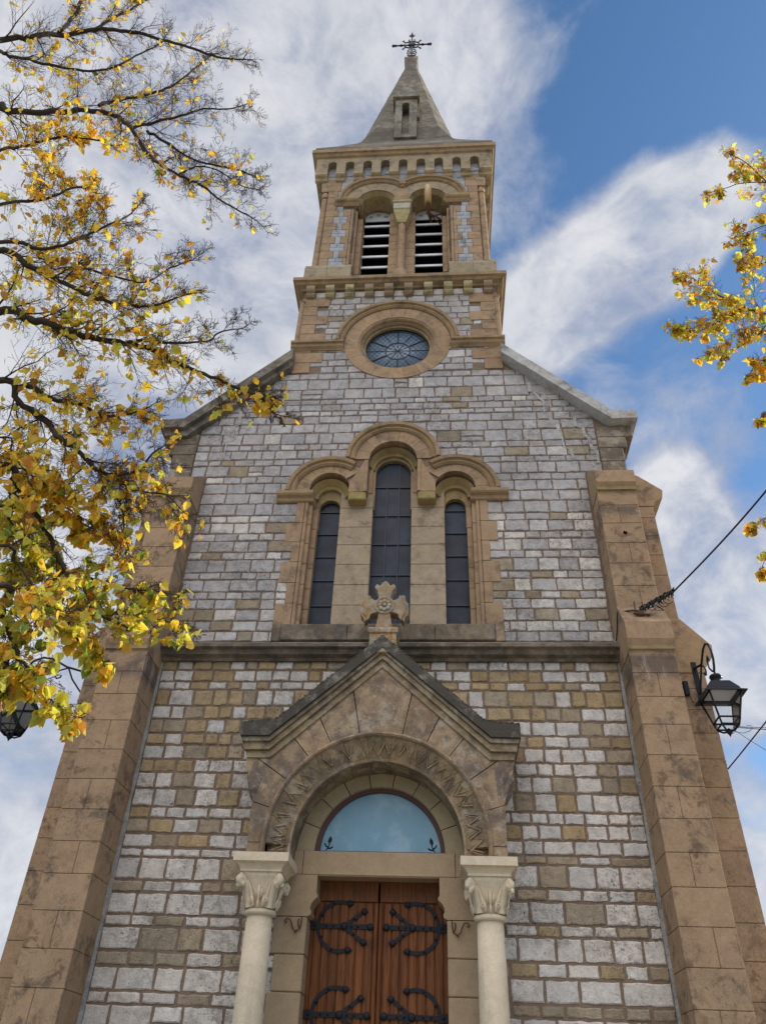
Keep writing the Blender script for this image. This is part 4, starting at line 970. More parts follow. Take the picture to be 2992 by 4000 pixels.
m.voussoirs(0, 4.185, .83, 1.16, .03, .40, 0, PI, 9, (.385, .31, .195), gap=.012, v=.05)
m.build('tympanum_ring', 'jamb', church)
m = MB()
m.arc(0, 4.19, [(.775, .11), (.828, .10), (.835, .2), (.775, .2)], 0, PI, 36, (1, 1, 1)); m.box(-.83, .83, .10, .2, 4.18, 4.215, (1, 1, 1))
lf = m.build('lunette_frame', 'redframe', church)
m = MB(); m.prism(arcpts(0, 4.19, .79, 0, PI, 36), .16, .19, (1, 1, 1)); m.build('lunette_panel', 'lunette', lf)
for s in (-1, 1):
    m = MB()
    m.prism([(s*x, z) for x, z in ((.665, 4.315), (.635, 4.34), (.63, 4.375), (.645, 4.41), (.67, 4.38), (.68, 4.345))], .152, .159, (1, 1, 1))
    m.tube([(s*.655, .155, 4.33), (s*.67, .155, 4.27), (s*.70, .155, 4.235)], .006, (1, 1, 1), 4); m.tube([(s*.67, .155, 4.27), (s*.705, .155, 4.29), (s*.72, .155, 4.32)], .008, (1, 1, 1), 4); m.tube([(s*.68, .155, 4.26), (s*.64, .155, 4.26), (s*.615, .155, 4.28)], .009, (1, 1, 1), 4)
    m.build('corner_sprig', 'iron', lf)
# ---------------- door leaves with wrought hinges
WD = (.165, .058, .018)
for s in (-1, 1):
    m = MB()
    X = lambda a, b: sorted((s*a, s*b))
    x0, x1 = X(.012, .90); m.box(x0, x1, .30, .36, 0.02, 3.90, jit(WD, .05))
    m.box(x0, x1, .272, .31, 3.665, 3.90, jit(WD, .08), .006)
    k = 8; w_ = (.90-.06)/k
    for i in range(k):
        a, b = X(.06+i*w_+.005, .06+(i+1)*w_-.005); m.box(a, b, .280, .31, .02, 3.66, jit(WD, .14), .012)
    a, b = X(.004, .055); m.box(a, b, .262, .31, .02, 3.66, jit(WD, .08), .012)
    d = m.build('door_leaf', 'wood', church)
    for z in (3.385, 2.47, .95):
        hg = MB(); P = lambda x, zz, y=.268: (s*x, y, zz); KK = (1, 1, 1)
        def bar(p, q, w, y0=.262, y1=.281):
            p = Vector(p); q = Vector(q); e = (q-p).normalized(); nn = Vector((-e.y, e.x))*w/2
            hg.prism([tuple(p+nn), tuple(p-nn), tuple(q-nn), tuple(q+nn)], y0, y1, KK)
        bar((s*.88, z), (s*.10, z), .050); bar((s*.88, z), (s*.72, z), .085, .258); bar((s*.86, z-.07), (s*.86, z+.07), .035, .256)
        for k in (-1, 1): bar((s*.42, z), (s*.19, z+k*.165), .042, .264)
        hg.arc(s*.47, z, [(.250, .263), (.292, .263), (.292, .281), (.250, .281)], (PI*.36 if s < 0 else PI*.64), (PI*1.64 if s < 0 else -PI*.64), 26, KK)
        for (bx, bz, br) in [(.10, 0, .042), (.42, 0, .045), (.18, .17, .036), (.18, -.17, .036), (.36, .255, .036), (.36, -.255, .036), (.25, 0, .014), (.33, 0, .014), (.55, 0, .014), (.64, 0, .014), (.70, .12, .016), (.70, -.12, .016), (.56, .255, .016), (.56, -.255, .016), (.78, 0, .02), (.30, .085, .014), (.30, -.085, .014)]:
            hg.lathe_y((s*bx, .262, z+bz), [(br, .015), (br, -.004), (br*.6, -.016), (br*.1, -.019)], KK, 10)
        for (bx, bz) in ((.10, 0), (.36, .255), (.36, -.255), (.18, .17), (.18, -.17)):
            hg.lathe_y((s*(bx-.03), .262, z+bz), [(.018, .015), (.018, -.008), (.004, -.012)], KK, 8)
        hg.build('strap_hinge', 'iron', d)
m = MB(); m.box(-1.0, 1.0, .37, .6, 0, 4.0, (1, 1, 1)); m.build('door_backing', 'void', church)
# scrolled iron hooks beside the door
for s in (-1, 1):
    m = MB(); y = -.06; sc_ = .9
    def T(pts, r=.008): m.tube([(s*(.985+x*sc_), y, 3.31+z*sc_) for x, z in pts], r, (1, 1, 1), 5)
    T([(-.10, .12), (-.095, .05), (-.085, -.02), (-.03, -.05), (.01, -.02), (.03, .04), (.06, .09), (.10, .10), (.13, .07), (.115, .045), (.095, .06)])
    T([(-.085, -.02), (-.06, .02), (-.05, .07), (-.065, .10)]); T([(-.02, -.045), (-.02, -.075)])
    m.tube([(s*.955, -.06, 3.27), (s*.955, -.02, 3.27)], .008, (1, 1, 1), 5)
    m.build('scrolled_hook', 'rust', church)
# ---------------- columns
for s in (-1, 1):
    cx, cyy = s*1.325, -.45
    m = MB(); m.lathe((cx, cyy, 0), [(.26, .0), (.26, .30), (.22, .32), (.235, .38), (.20, .45), (.168, .50), (.168, .55), (.166, 1.6), (.160, 2.6), (.150, 3.34)], NEW, 32)
    col = m.build('column', 'new', church); col['label'] = 'smooth pale column '+('left' if s < 0 else 'right')+' of the door'
    m = MB()
    m.lathe((cx, cyy, 3.335), [(.15, 0), (.178, .012), (.188, .035), (.178, .06), (.158, .07)], NEW, 32)
    n = 32; rg = []
    for k in range(9):
        f = k/8; z = 3.40+.375*f; ring = []
        for i in range(n):
            t = 2*PI*i/n+PI/4; r = .152+.045*f+.055*f**3
            sq_ = 1/max(abs(math.cos(t)), abs(math.sin(t))); blend = f**1.5
            corner = (abs(math.cos(2*(t)))); 
            rr = r*((1-blend)+blend*sq_*.92); rr -= .03*f*(1-corner)*0
            ring.append((cx+rr*math.cos(t), cyy+rr*math.sin(t), z))
        rg.append(ring)
    m.rings(rg, NEW, True, True)
    for a in range(4):
        t = PI/4+a*PI/2; ux, uy = math.cos(t), math.sin(t)
        st = []; rad = []
        for k in range(13):                  # stalk rising to each corner, curling over into a bud
            f = k/12
            if f < .62: q = f/.62; r = .155+.03*q+.13*q**2.4; z = 3.41+.315*q
            else:
                q = (f-.62)/.38; an = PI*.5-q*PI*1.25; r = .305+.040*math.cos(an); z = 3.69+.038*math.sin(an)
            st.append((cx+ux*r, cyy+uy*r, z)); rad.append(.050-.012*f if f < .62 else .042)
        m.tube(st, rad, jit(NEW, .04), 8)
        bx, by = cx+ux*.315, cyy+uy*.315
        for k in range(7):
            m.lathe((bx+rnd.uniform(-.04, .04), by+rnd.uniform(-.04, .04), 3.665+rnd.uniform(-.05, .03)), [(.004, -.032), (.02, -.022), (.026, 0), (.018, .02), (.004, .028)], jit(NEW, .06), 8)
        for sgn in (-1, 1):                  # side fronds
            tt = t+sgn*.42; pts = []
            for k in range(7):
                f = k/6; r = .165+.035*f+.05*f*f; pts.append((cx+math.cos(tt+(-sgn)*.25*f)*r, cyy+math.sin(tt-sgn*.25*f)*r, 3.42+.26*f))
            m.tube(pts, [.02, .024, .026, .024, .02, .015, .008], jit(NEW, .05), 6)
        t2 = a*PI/2; ux, uy = math.cos(t2), math.sin(t2); px_, py_ = -uy, ux
        for (oo, zz, hh, ww) in ((0, 3.50, .16, .05), (-.055, 3.44, .11, .035), (.055, 3.44, .11, .035), (0, 3.42, .09, .03), (-.03, 3.53, .09, .03), (.03, 3.53, .09, .03)):   # leaf of overlapping lobes
            b = .178+.05*((zz-3.4)/.38); pts = []
            for k in range(5):
                f = k/4; pts.append((cx+ux*(b+.02*f+.015*f*f)+px_*oo*(1+.3*f), cyy+uy*(b+.02*f+.015*f*f)+py_*oo*(1+.3*f), zz-.02+hh*f))
            m.tube(pts, [ww*.5, ww*.8, ww, ww*.75, ww*.15], jit(NEW, .05), 8, flat=.55)
        for sgn in (-1, 1):
            b = .205; ctr = (cx+ux*b+px_*sgn*.085, cyy+uy*b+py_*sgn*.085, 3.475)
            m.tube([(ctr[0]+px_*.028*math.cos(q*.75)*(1-q/14), ctr[1]+py_*.028*math.cos(q*.75)*(1-q/14), ctr[2]+.028*math.sin(q*.75)*(1-q/14)) for q in range(11)], .008, jit(NEW, .05), 5)
    m.build('capital', 'new', col)
    m = MB()
    def sqr(h, z): return [(cx+sx*h, cyy+sy*h, z) for sx, sy in ((-1, -1), (1, -1), (1, 1), (-1, 1))]
    m.rings([sqr(h, z) for h, z in ((.225, 3.772), (.245, 3.775), (.245, 3.80), (.262, 3.825), (.285, 3.85), (.308, 3.862), (.308, 3.868), (.326, 3.872), (.326, 3.968), (.2, 3.968))], NEW)
    m.build('abacus', 'new', col)
# ------------------------------------------------------------------ siren, lanterns, cables
sr = thing('siren', 'tan cylindrical siren on a bracket inside the right belfry arch', 'siren', (.635, -.10, 19.1))
m = MB(); m.lathe((.635, -.10, 0), [(.055, 19.10), (.088, 19.10), (.088, 19.83), (.075, 19.86), (.02, 19.87)], (1, 1, 1), 20); m.build('cylinder', 'siren', sr)
m = MB(); m.tube([(.64, -.09, 19.12), (.65, -.02, 18.98), (.66, .1, 18.92), (.72, .3, 18.88)], [.04, .045, .035, .03], (1, 1, 1), 8); m.tube([(.66, .05, 18.90), (.95, .2, 18.84)], .028, (1, 1, 1), 6); m.tube([(.60, .02, 18.90), (.92, .28, 18.80), (1.0, .35, 18.80)], .02, (1, 1, 1), 6); m.tube([(.66, .2, 18.9), (1.0, .3, 19.3)], .018, (1, 1, 1), 5); m.build('bracket', 'rust', sr)

def lantern(label, base, d, hang, plate):
    """a four-sided street lantern hung from a scrolled wall bracket; d is the direction out of the wall"""
    L = thing('wall_lantern', label, 'street lamp', base, 'lanterns on the side buttresses')
    H = Vector(hang); d = Vector(d); U = Vector((0, 0, 1)); B = Vector(base); K = (1, 1, 1)
    m = MB(); e = d.cross(U)
    pz0, pz1 = plate
    for w_ in (1,):
        c0 = Vector((B.x, B.y, 0)); 
        a = c0+e*.035; b = c0-e*.035
        vs = []
        for z in (pz0, pz1):
            for p in (a, b):
                for k in (0.0, .018): vs.append(tuple(p+d*k+U*z))
        m.add(vs, [(0, 1, 3, 2), (4, 6, 7, 5), (0, 4, 5, 1), (2, 3, 7, 6), (0, 2, 6, 4), (1, 5, 7, 3)], K)
    R = (H-c0); out = R.dot(d); lat = R-d*out-U*R.z
    def P(o, z): return tuple(c0+d*o+lat*(o/out)+U*z)
    zt = H.z+.50
    m.tube([P(.015, pz1-.10), P(out*.45, zt-.16), P(out*.72, zt-.02), P(out*.88, zt), P(out*1.03, zt-.06), P(out*1.10, zt-.18), P(out*1.10, zt-.30), P(out*1.05, zt-.40), P(out, H.z+.05)], .017, K, 6)
    m.tube([P(out, H.z+.05), P(out*.92, H.z+.07), P(out*.80, H.z+.16), P(out*.78, H.z+.28), P(out*.84, H.z+.33), P(out*.89, H.z+.28), P(out*.87, H.z+.24)], .013, K, 6)
    m.tube([P(.015, pz0+.06), P(out*.30, (pz0+zt)/2), P(out*.42, zt-.17)], .014, K, 6)
    m.tube([P(out*.42, zt-.18), P(out*.55, zt-.22), P(out*.60, zt-.30), P(out*.56, zt-.36), P(out*.50, zt-.34), P(out*.50, zt-.30)], .012, K, 6)
    m.tube([tuple(H+U*.06), tuple(H-U*.03)], .016, K, 8)
    m.build('bracket', 'blackpaint', L)
    x, y, z = H; Q = .87
    m = MB()
    m.lathe((x, y, z), [(a*Q, b_*Q) for a, b_ in [(.03, .0), (.085, -.02), (.098, -.045), (.085, -.075), (.05, -.10), (.075, -.115), (.075, -.15), (.10, -.16)]], K, 20)
    def s_(h, dz): return [(x+sx*h*Q, y+sy*h*Q, z+dz*Q) for sx, sy in ((-1, -1), (1, -1), (1, 1), (-1, 1))]
    m.rings([s_(.085, -.15), s_(.14, -.165), s_(.225, -.30), s_(.235, -.335), s_(.305, -.375), s_(.305, -.388), s_(.23, -.36), s_(.12, -.19)], K, False)
    m.build('lantern_roof', 'blackpaint', L)
    m = MB()
    for sx, sy in ((-1, -1), (1, -1), (1, 1), (-1, 1)):
        m.tube([(x+sx*.235*Q, y+sy*.235*Q, z-.36*Q), (x+sx*.145*Q, y+sy*.145*Q, z-.76*Q)], .014, K, 5)
        m.tube([(x+sx*.15*Q, y+sy*.15*Q, z-.75*Q), (x+sx*.12*Q, y+sy*.12*Q, z-.86*Q), (x+sx*.06*Q, y+sy*.06*Q, z-.915*Q), (x+sx*.015*Q, y+sy*.015*Q, z-.91*Q)], .013, K, 5)
    for q in ((.147, -.745), (.125, -.845)):
        pr = s_(*q)
        for i in range(4): m.tube([pr[i], pr[(i+1) % 4]], .013, K, 5)
    m.lathe((x, y, z), [(a*Q, b_*Q) for a, b_ in [(.0, -.86), (.025, -.885), (.045, -.91), (.05, -.93), (.025, -.955), (.015, -.975), (.002, -1.0)]], K, 10)
    m.build('lantern_frame', 'blackpaint', L)
    m = MB(); m.rings([s_(.229, -.366), s_(.142, -.745), s_(.118, -.84)], K, False); m.build('lantern_glass', 'clear', L)
    m = MB(); m.rings([s_(.02, -.33), s_(.19, -.335), s_(.19, -.35), s_(.02, -.352)], (1, 1, 1)); m.build('reflector', 'louvre', L)
    return L
hr = at(1544, 1457, -.52)
pl = at(1494, 1425, .19)
lantern('black lantern hanging from the right side buttress, scroll bracket in full view', (pl.x, .188, 6.62), (0, -1, 0), (hr.x, hr.y, hr.z), (6.36, 6.92))
tl = at(18, 1602, .42)
lantern('black lantern on the left side buttress, half hidden behind autumn leaves', (-4.602, .42, 6.62), (-1, 0, 0), (tl.x, .42, tl.z+.87), (6.36, 6.92))
jb = at(1481, 1489, .18)
o = MB(); o.box(jb.x-.04, jb.x+.035, .13, .198, jb.z-.11, jb.z+.11, (1, 1, 1), .012); o.tube([(jb.x+.03, .17, jb.z-.11), (jb.x+.05, .16, jb.z-.2), (jb.x+.15, .12, jb.z-.28), (jb.x+.26, .1, jb.z-.27)], .006, (1, 1, 1), 5)
tag(o.build('junction_box', 'blackpaint'), 'small black electrical box on the right side buttress, below the lantern bracket', 'junction box')
# main cable to the right buttress, its coiled tail and the wall clip
bk = Vector((3.62, -.60, 7.33))
m = MB(); e1 = at(1665, 1030, -2.6); e0 = at(1455, 1278, -.80)
d_ = e1-e0
pts = [e0+d_*t+Vector((0, 0, -.10*math.sin(PI*min(1, t/1.6)))) for t in [i/10 for i in range(-1, 26)]]
pts = [bk]+pts[1:]
m.tube(pts, .012, (1, 1, 1), 6)
for k in range(3):
    q = []
    for i in range(46):
        f = i/45; c = bk.lerp(e0, f*1.02); a = f*PI*(9+3*k)+k*2
        q.append(c+Vector((0, math.cos(a)*.03, math.sin(a)*.045+.01*math.sin(a*.37))))
    m.tube(q, .010, (1, 1, 1), 5)
for k in range(5):
    c = bk.lerp(e0, rnd.uniform(.2, 1.0)); r = rnd.uniform(.05, .09)
    m.tube([c+Vector((r*math.cos(2*PI*i/10), .02*math.sin(i), -r*.6+r*math.sin(2*PI*i/10))) for i in range(10)], .006, (1, 1, 1), 5)
c0 = bk
m.tube([bk, (3.5, -.55, 7.36), (3.385, -.47, 7.38), (3.352, -.44, 7.40), (3.350, -.36, 7.32), (3.350, -.25, 7.20), (3.352, -.10, 7.12)], .013, (1, 1, 1), 6)
m.tube([bk+Vector((.1, 0, .02)), bk+Vector((.25, .05, .12)), bk+Vector((.36, .1, .08)), bk+Vector((.38, .2, -.02))], .012, (1, 1, 1), 6)
tag(m.build('overhead_cable', 'cable'), 'thick black cable climbing from the right front buttress out of the picture', 'cable')
m = MB(); m.box(bk.x-.05, bk.x+.05, bk.y-.04, bk.y+.05, bk.z-.10, bk.z-.01, (1, 1, 1), .01); m.tube([bk+Vector((-.06, 0, -.05)), bk+Vector((-.06, -.02, .14))], .011, (1, 1, 1), 6); m.tube([bk+Vector((.05, 0, -.05)), bk+Vector((.05, -.02, .13))], .011, (1, 1, 1), 6); m.tube([bk+Vector((-.1, -.03, -.06)), bk+Vector((.12, -.04, -.09))], .02, (1, 1, 1), 6)
tag(m.build('cable_anchor', 'rust'), 'rusty anchor on the right buttress ledge holding the thick cable', 'anchor')
def wire(lab, pl_, r):
    m = MB(); m.tube([at(x, y, yy) for x, y, yy in pl_], r, (1, 1, 1), 5); tag(m.build('overhead_wire', 'cable'), lab, 'wire', 'thin wires beside the right lantern')
wire('upper thin level wire running right from the right lantern', [(1585, 1569, 1.0), (1610, 1571, .9), (1660, 1573, .6), (1760, 1577, .0)], .005)
wire('lower thin level wire just under another, right of the lantern', [(1583, 1571.5, 1.0), (1606, 1573, .9), (1660, 1577, .6), (1760, 1584, .0)], .006)
wire('dark wire slanting up to the right below the right lantern', [(1565, 1670, 1.0), (1598, 1630, .7), (1660, 1552, .0), (1760, 1420, -1.0)], .010)
wire('faint wire slanting down to the right from the right lantern', [(1581, 1574, 1.0), (1612, 1595, .8), (1660, 1625, .5), (1760, 1690, .1)], .004)
m = MB(); m.tube([at(x, y, .9) for x, y in ((1580, 1576), (1590, 1582), (1605, 1584), (1618, 1580), (1625, 1574), (1622, 1568), (1612, 1567))], .004, (1, 1, 1), 4)
tag(m.build('wire_loop', 'cable'), 'slack loop of thin wire hanging right of the lantern', 'wire')
# broken fixing hole in the right upper buttress
h = at(1350, 1151, -.43); m = MB()
m.prism([(h.x+.030*(1+.35*math.sin(2.3*k)+.2*math.cos(5.1*k))*math.cos(2*PI*k/11), h.z+.038*(1+.35*math.sin(2.3*k))*math.sin(2*PI*k/11)) for k in range(11)], -.4325, -.4305, (1, 1, 1)); m.build('fixing_hole', 'void', church)

# ------------------------------------------------------------------ lime trees
TR = random.Random(11)
YEL = (.82, .60, .07); GOLD = (.80, .45, .035); ORA = (.60, .28, .035); BRN = (.36, .17, .04); YGR = (.64, .62, .10); GRN = (.20, .32, .055)
PAL = {'up': [(YEL, 6), (GOLD, 4), (ORA, 1.2), (BRN, .4), (YGR, 1.0), (GRN, .12)], 'mid': [(YEL, 6.5), (GOLD, 2.6), (ORA, .9), (BRN, .25), (YGR, 2.2), (GRN, .2)], 'low': [(YEL, 3.4), (GOLD, 1.0), (ORA, .4), (BRN, .15), (YGR, 6.0), (GRN, 1.5)], 'right': [(YEL, 2.5), (GOLD, 1.8), (ORA, 2.0), (BRN, 1.8), (YGR, 5.0), (GRN, .6)]}
def pick(p):
    t = TR.random()*sum(w for _, w in p)
    for c, w in p:
        t -= w
        if t <= 0: return c
    return p[0][0]
LEAF = [(0, 0), (.26, -.10), (.47, .12), (.44, .42), (.22, .78), (0, 1.08)]
def leaf(mb, p, size, pal, hang=.7):
    ax = Vector((TR.uniform(-1, 1), TR.uniform(-1, 1), TR.uniform(-1, .6)-hang)).normalized()
    sd = ax.cross(Vector((TR.uniform(-1, 1), TR.uniform(-1, 1), TR.uniform(-.5, .5)))).normalized(); nr = ax.cross(sd)
    fold = TR.uniform(.05, .55); curl = TR.uniform(-.25, .45); w = size*TR.uniform(.85, 1.1); vs = []
    def pt(a, b, s):
        return tuple(p+ax*(b*size)+sd*(s*a*w)+nr*((abs(a)*fold+curl*b*b*.5+TR.uniform(-.03, .03))*size))
    mid = [pt(0, b, 1) for b in (0.0, .12, .42, .78, 1.08)]
    rt = [pt(a, b, 1) for a, b in LEAF[1:5]]; lt = [pt(a, b, -1) for a, b in LEAF[1:5]]
    vs = mid+rt+lt
    fs = [(0, 5, 6, 1), (1, 6, 7, 2), (2, 7, 8, 3), (3, 8, 4), (0, 1, 10, 9), (1, 2, 11, 10), (2, 3, 12, 11), (3, 4, 12)]
    mb.add(vs, fs, jit(pick(pal), .16, TR))
LDK = .06; TWM = 1.45
def rotdir(d, ang):
    a = d.orthogonal().normalized(); b = d.cross(a); t = TR.uniform(0, 2*PI); k = a*math.cos(t)+b*math.sin(t)
    return (d*math.cos(ang)+k*math.sin(ang)).normalized()
def twig(mb, lv, p, d, L, r, lvl, ld, pal, lift, ls):
    if lvl == 0: ld = ld*LDK
    n = 5 if lvl < 2 else 3; pts = [p.copy()]; rads = [r]; dirs = [d.copy()]; d = d.copy(); q = p.copy()
    for i in range(n):
        d = (d+Vector((TR.gauss(0, .17), TR.gauss(0, .17), TR.gauss(0, .15)+lift*.12))).normalized(); q = q+d*(L/n); pts.append(q.copy()); rads.append(max(.0013, r*(1-.75*(i+1)/n))); dirs.append(d.copy())
    mb.tube(pts, rads, (1, 1, 1), 4 if lvl == 0 else 3, False)
    if lvl < 2:
        for i in range(1, n+1):
            for _ in range(2 if TR.random() < .55 else 1):
                twig(mb, lv, pts[i]-dirs[i]*(L/n)*TR.random(), rotdir(dirs[i], TR.uniform(.5, .95)), L*TR.uniform(.38, .70)*(1-.35*i/n), max(.0014, rads[i]*.62), lvl+1, ld, pal, lift, ls)
    elif TR.random() < .5: twig(mb, lv, pts[2], rotdir(dirs[2], .7), L*.45, .0012, 3, ld*.6, pal, lift, ls)
    if lvl >= 1 and ld > 0:
        for i in range(1, n+1):
            if TR.random() < ld: 
                s = ls*TR.uniform(.55, 1.15); o = Vector((TR.gauss(0, .012), TR.gauss(0, .012), -.02-TR.random()*.02)); leaf(lv, pts[i]+o, s, pal)
def catmull(P, k=5):
    out = []
    for i in range(len(P)-1):
        p0 = P[max(0, i-1)]; p1 = P[i]; p2 = P[i+1]; p3 = P[min(len(P)-1, i+2)]
        for j in range(k):
            t = j/k; out.append(.5*((2*p1)+(p2-p0)*t+(2*p0-5*p1+4*p2-p3)*t*t+(3*p1-p0-3*p2+p3)*t*t*t))
    out.append(P[-1]); return out
def limb(tree, lv, px, ya, yb, r0, r1, ntw, tl, ld, pal, lift=.4, ls=.070, base=None, start=0.0, dens_end=1.0):
    """a limb along photographed points, from depth ya to yb; base: where it leaves the trunk"""
    P = []; n = len(px)
    for i, (x, y) in enumerate(px): P.append(at(x, y, ya+(yb-ya)*i/(n-1)+TR.uniform(-.10, .10)))
    vis = 0
    if base is not None: P = [Vector(base), Vector(base).lerp(P[0], .55)+Vector((0, 0, -.12))]+P; vis = 10
    r0 = r0*.54; C = catmull(P, 5); n = len(C)
    rads = [r0+(r1-r0)*(i/(n-1))**.8 for i in range(n)]
    mb = MB()
    C2 = [c+Vector((TR.gauss(0, .3), TR.gauss(0, .3), TR.gauss(0, .3)))*rads[i] for i, c in enumerate(C)]
    mb.tube(C2, rads, (1, 1, 1), 8)
    o = mb.build('limb', 'bark', tree, recalc=False)
    tw = MB()
    nt = int(ntw*TWM)
    for k in range(nt):
        f = start+(1-start)*((k+TR.random())/nt); i = vis+f*(n-1-vis); i0 = min(n-2, int(i)); p = C2[i0].lerp(C2[i0+1], i-i0)
        d = (C[i0+1]-C[i0]).normalized()
        dd = rotdir(d, TR.uniform(.45, 1.15)); dd.z += lift*.25; dd.normalize()
        twig(tw, lv, p, dd, tl*TR.uniform(.55, 1.15)*(1-.5*f), max(.0028, rads[i0]*.30), 0, ld*(1-(1-dens_end)*f), pal, lift, ls)
    twig(tw, lv, C2[-1], (C[-1]-C[-2]).normalized(), tl*.5, r1, 0, ld*dens_end, pal, lift, ls)
    tw.build('twigs', 'twig', o, recalc=False)
z1 = lambda L: [(x*.3677, y*.3677) for x, y in L]
z12 = lambda L: [(x*.4345, 553+y*.4345) for x, y in L]
z13 = lambda L: [(x*.3008, 940+y*.3008) for x, y in L]
z14 = lambda L: [(1382.9+x*.30006, 276.6+y*.30006) for x, y in L]
lt = thing('lime_tree', 'lime tree with bright yellow autumn leaves on long limbs, left of the church front', 'tree', (-4.7, -7.1, 0))
tm = MB(); TRK = [Vector(v) for v in ((-4.7, -7.1, -.1), (-4.72, -7.1, .5), (-4.75, -7.08, 2.2), (-4.72, -7.05, 4.0), (-4.85, -7.0, 6.0), (-5.0, -6.95, 8.0), (-5.1, -6.9, 9.6), (-5.2, -6.9, 11.5))]
tm.tube(catmull(TRK, 4), [.34-.28*i/28 for i in range(29)], (1, 1, 1), 14); tm.build('trunk', 'bark', lt)
LV = MB()
def tb(z): return (-4.7-.1*max(0, z-4)/2, -7.0, z)
LDK = .105
U_, Mi, Lo = PAL['up'], PAL['mid'], PAL['low']
limb(lt, LV, z1([(-60, 250), (200, 215), (400, 200), (600, 175), (780, 190), (950, 230), (1150, 290), (1300, 340), (1420, 350)]), -6.6, -6.1, .085, .010, 22, .62, .20, U_, .45, base=tb(8.4), dens_end=.05)
limb(lt, LV, z1([(560, 170), (680, 100), (800, 40), (900, -30)]), -6.4, -6.3, .035, .012, 9, .5, .16, U_, .5)
limb(lt, LV, z1([(350, 190), (430, 100), (470, 30), (500, -60)]), -6.5, -6.4, .045, .025, 8, .5, .32, U_, .4)
limb(lt, LV, z1([(-60, 320), (60, 330), (250, 370), (450, 410), (640, 405), (800, 330), (950, 250)]), -6.8, -6.4, .055, .008, 15, .55, .32, U_, .4, base=tb(8.0), dens_end=.2)
limb(lt, LV, z1([(-60, 640), (80, 655), (300, 660), (480, 650), (620, 660), (700, 690), (780, 760), (850, 870), (930, 960), (1060, 1030), (1200, 1100), (1300, 1180), (1450, 1260)]), -6.5, -6.1, .085, .008, 26, .60, .38, U_, .15, base=tb(7.2), dens_end=.15)
limb(lt, LV, z1([(580, 620), (750, 580), (920, 545), (1050, 480), (1150, 400), (1250, 320)]), -6.4, -6.2, .04, .007, 13, .55, .20, U_, .5, dens_end=.15)
limb(lt, LV, z1([(780, 755), (950, 710), (1100, 670), (1200, 640), (1350, 640), (1480, 600)]), -6.3, -6.2, .035, .006, 12, .5, .10, U_, .4, dens_end=.0)
limb(lt, LV, z1([(860, 770), (1000, 850), (1100, 920), (1250, 970), (1400, 1000), (1480, 1030)]), -6.3, -6.0, .035, .006, 13, .5, .15, U_, .2, dens_end=.1)
limb(lt, LV, z1([(1050, 1030), (1150, 980), (1280, 1000), (1420, 1090), (1500, 1110)]), -6.2, -6.0, .02, .005, 9, .42, .08, U_, .1, dens_end=0.)
limb(lt, LV, z1([(-40, 900), (100, 870), (250, 830), (400, 800), (600, 830)]), -7.0, -6.6, .035, .008, 11, .5, .50, U_, .1, base=tb(6.6))
limb(lt, LV, z1([(-40, 1215), (200, 1180), (330, 1150), (450, 1100), (560, 1130)]), -7.0, -6.7, .035, .008, 11, .5, .50, U_, .1, base=tb(6.2))
limb(lt, LV, z1([(-40, 1430), (230, 1460), (400, 1430), (500, 1390), (620, 1330), (750, 1270), (830, 1190)]), -6.9, -6.5, .04, .006, 16, .5, .42, U_, .3, base=tb(5.9), dens_end=.15)
LDK = .07
limb(lt, LV, z12([(-40, -20), (150, 50), (300, 120), (450, 200), (600, 240), (750, 250), (900, 200)]), -6.7, -6.3, .07, .007, 22, .52, .62, Mi, .2, base=tb(5.6), dens_end=.15)
limb(lt, LV, z12([(420, 60), (560, 100), (720, 130), (850, 60), (960, 20)]), -6.5, -6.3, .022, .005, 12, .42, .30, Mi, .3, dens_end=.1)
limb(lt, LV, z12([(-40, 285), (150, 310), (300, 350), (450, 405), (620, 430), (750, 465), (880, 530), (1050, 600), (1180, 655), (1270, 685), (1340, 700)]), -6.6, -5.8, .08, .007, 30, .46, .60, Mi, .05, base=tb(5.0), dens_end=.45)
limb(lt, LV, z12([(680, 420), (820, 430), (950, 430), (1045, 420), (1090, 380), (1200, 360)]), -6.2, -6.0, .025, .006, 9, .40, .12, Mi, .4, dens_end=0)
limb(lt, LV, z12([(1230, 670), (1320, 730), (1360, 780), (1420, 800)]), -5.9, -5.8, .014, .004, 5, .24, .14, Mi, -.3, dens_end=.2)
limb(lt, LV, z12([(-40, 620), (100, 720), (230, 830), (300, 910), (400, 980), (470, 1050), (540, 1090), (620, 1085), (700, 1060), (760, 985), (840, 930)]), -6.5, -5.9, .06, .006, 26, .46, .48, Mi, -.1, base=tb(4.5), dens_end=.3)
limb(lt, LV, z12([(520, 1080), (570, 1180), (610, 1260), (622, 1380), (645, 1470)]), -6.0, -5.9, .018, .004, 9, .36, .14, Mi, -.5)
limb(lt, LV, z12([(530, 1085), (600, 1130), (700, 1170), (830, 1190), (900, 1260)]), -6.0, -5.8, .018, .004, 10, .40, .22, Mi, -.4)
limb(lt, LV, z12([(130, 640), (260, 710), (400, 740), (500, 790), (600, 795), (720, 760)]), -6.4, -6.1, .04, .006, 16, .46, .45, Mi, 0, dens_end=.5)
LDK = .062; TWM = .68
limb(lt, LV, z13([(-60, 210), (120, 360), (230, 520), (330, 690), (410, 850), (470, 980), (530, 1080), (600, 1180), (700, 1290), (850, 1350)]), -6.4, -5.6, .06, .008, 34, .44, .85, Lo, -.05, base=tb(3.9))
limb(lt, LV, z13([(300, 620), (460, 620), (600, 640), (740, 720), (830, 800)]), -6.1, -5.8, .02, .004, 18, .28, .95, PAL['mid'], 0)
limb(lt, LV, z13([(150, 400), (320, 420), (470, 520), (600, 600)]), -6.2, -6.0, .02, .004, 14, .34, .85, PAL['mid'], 0)
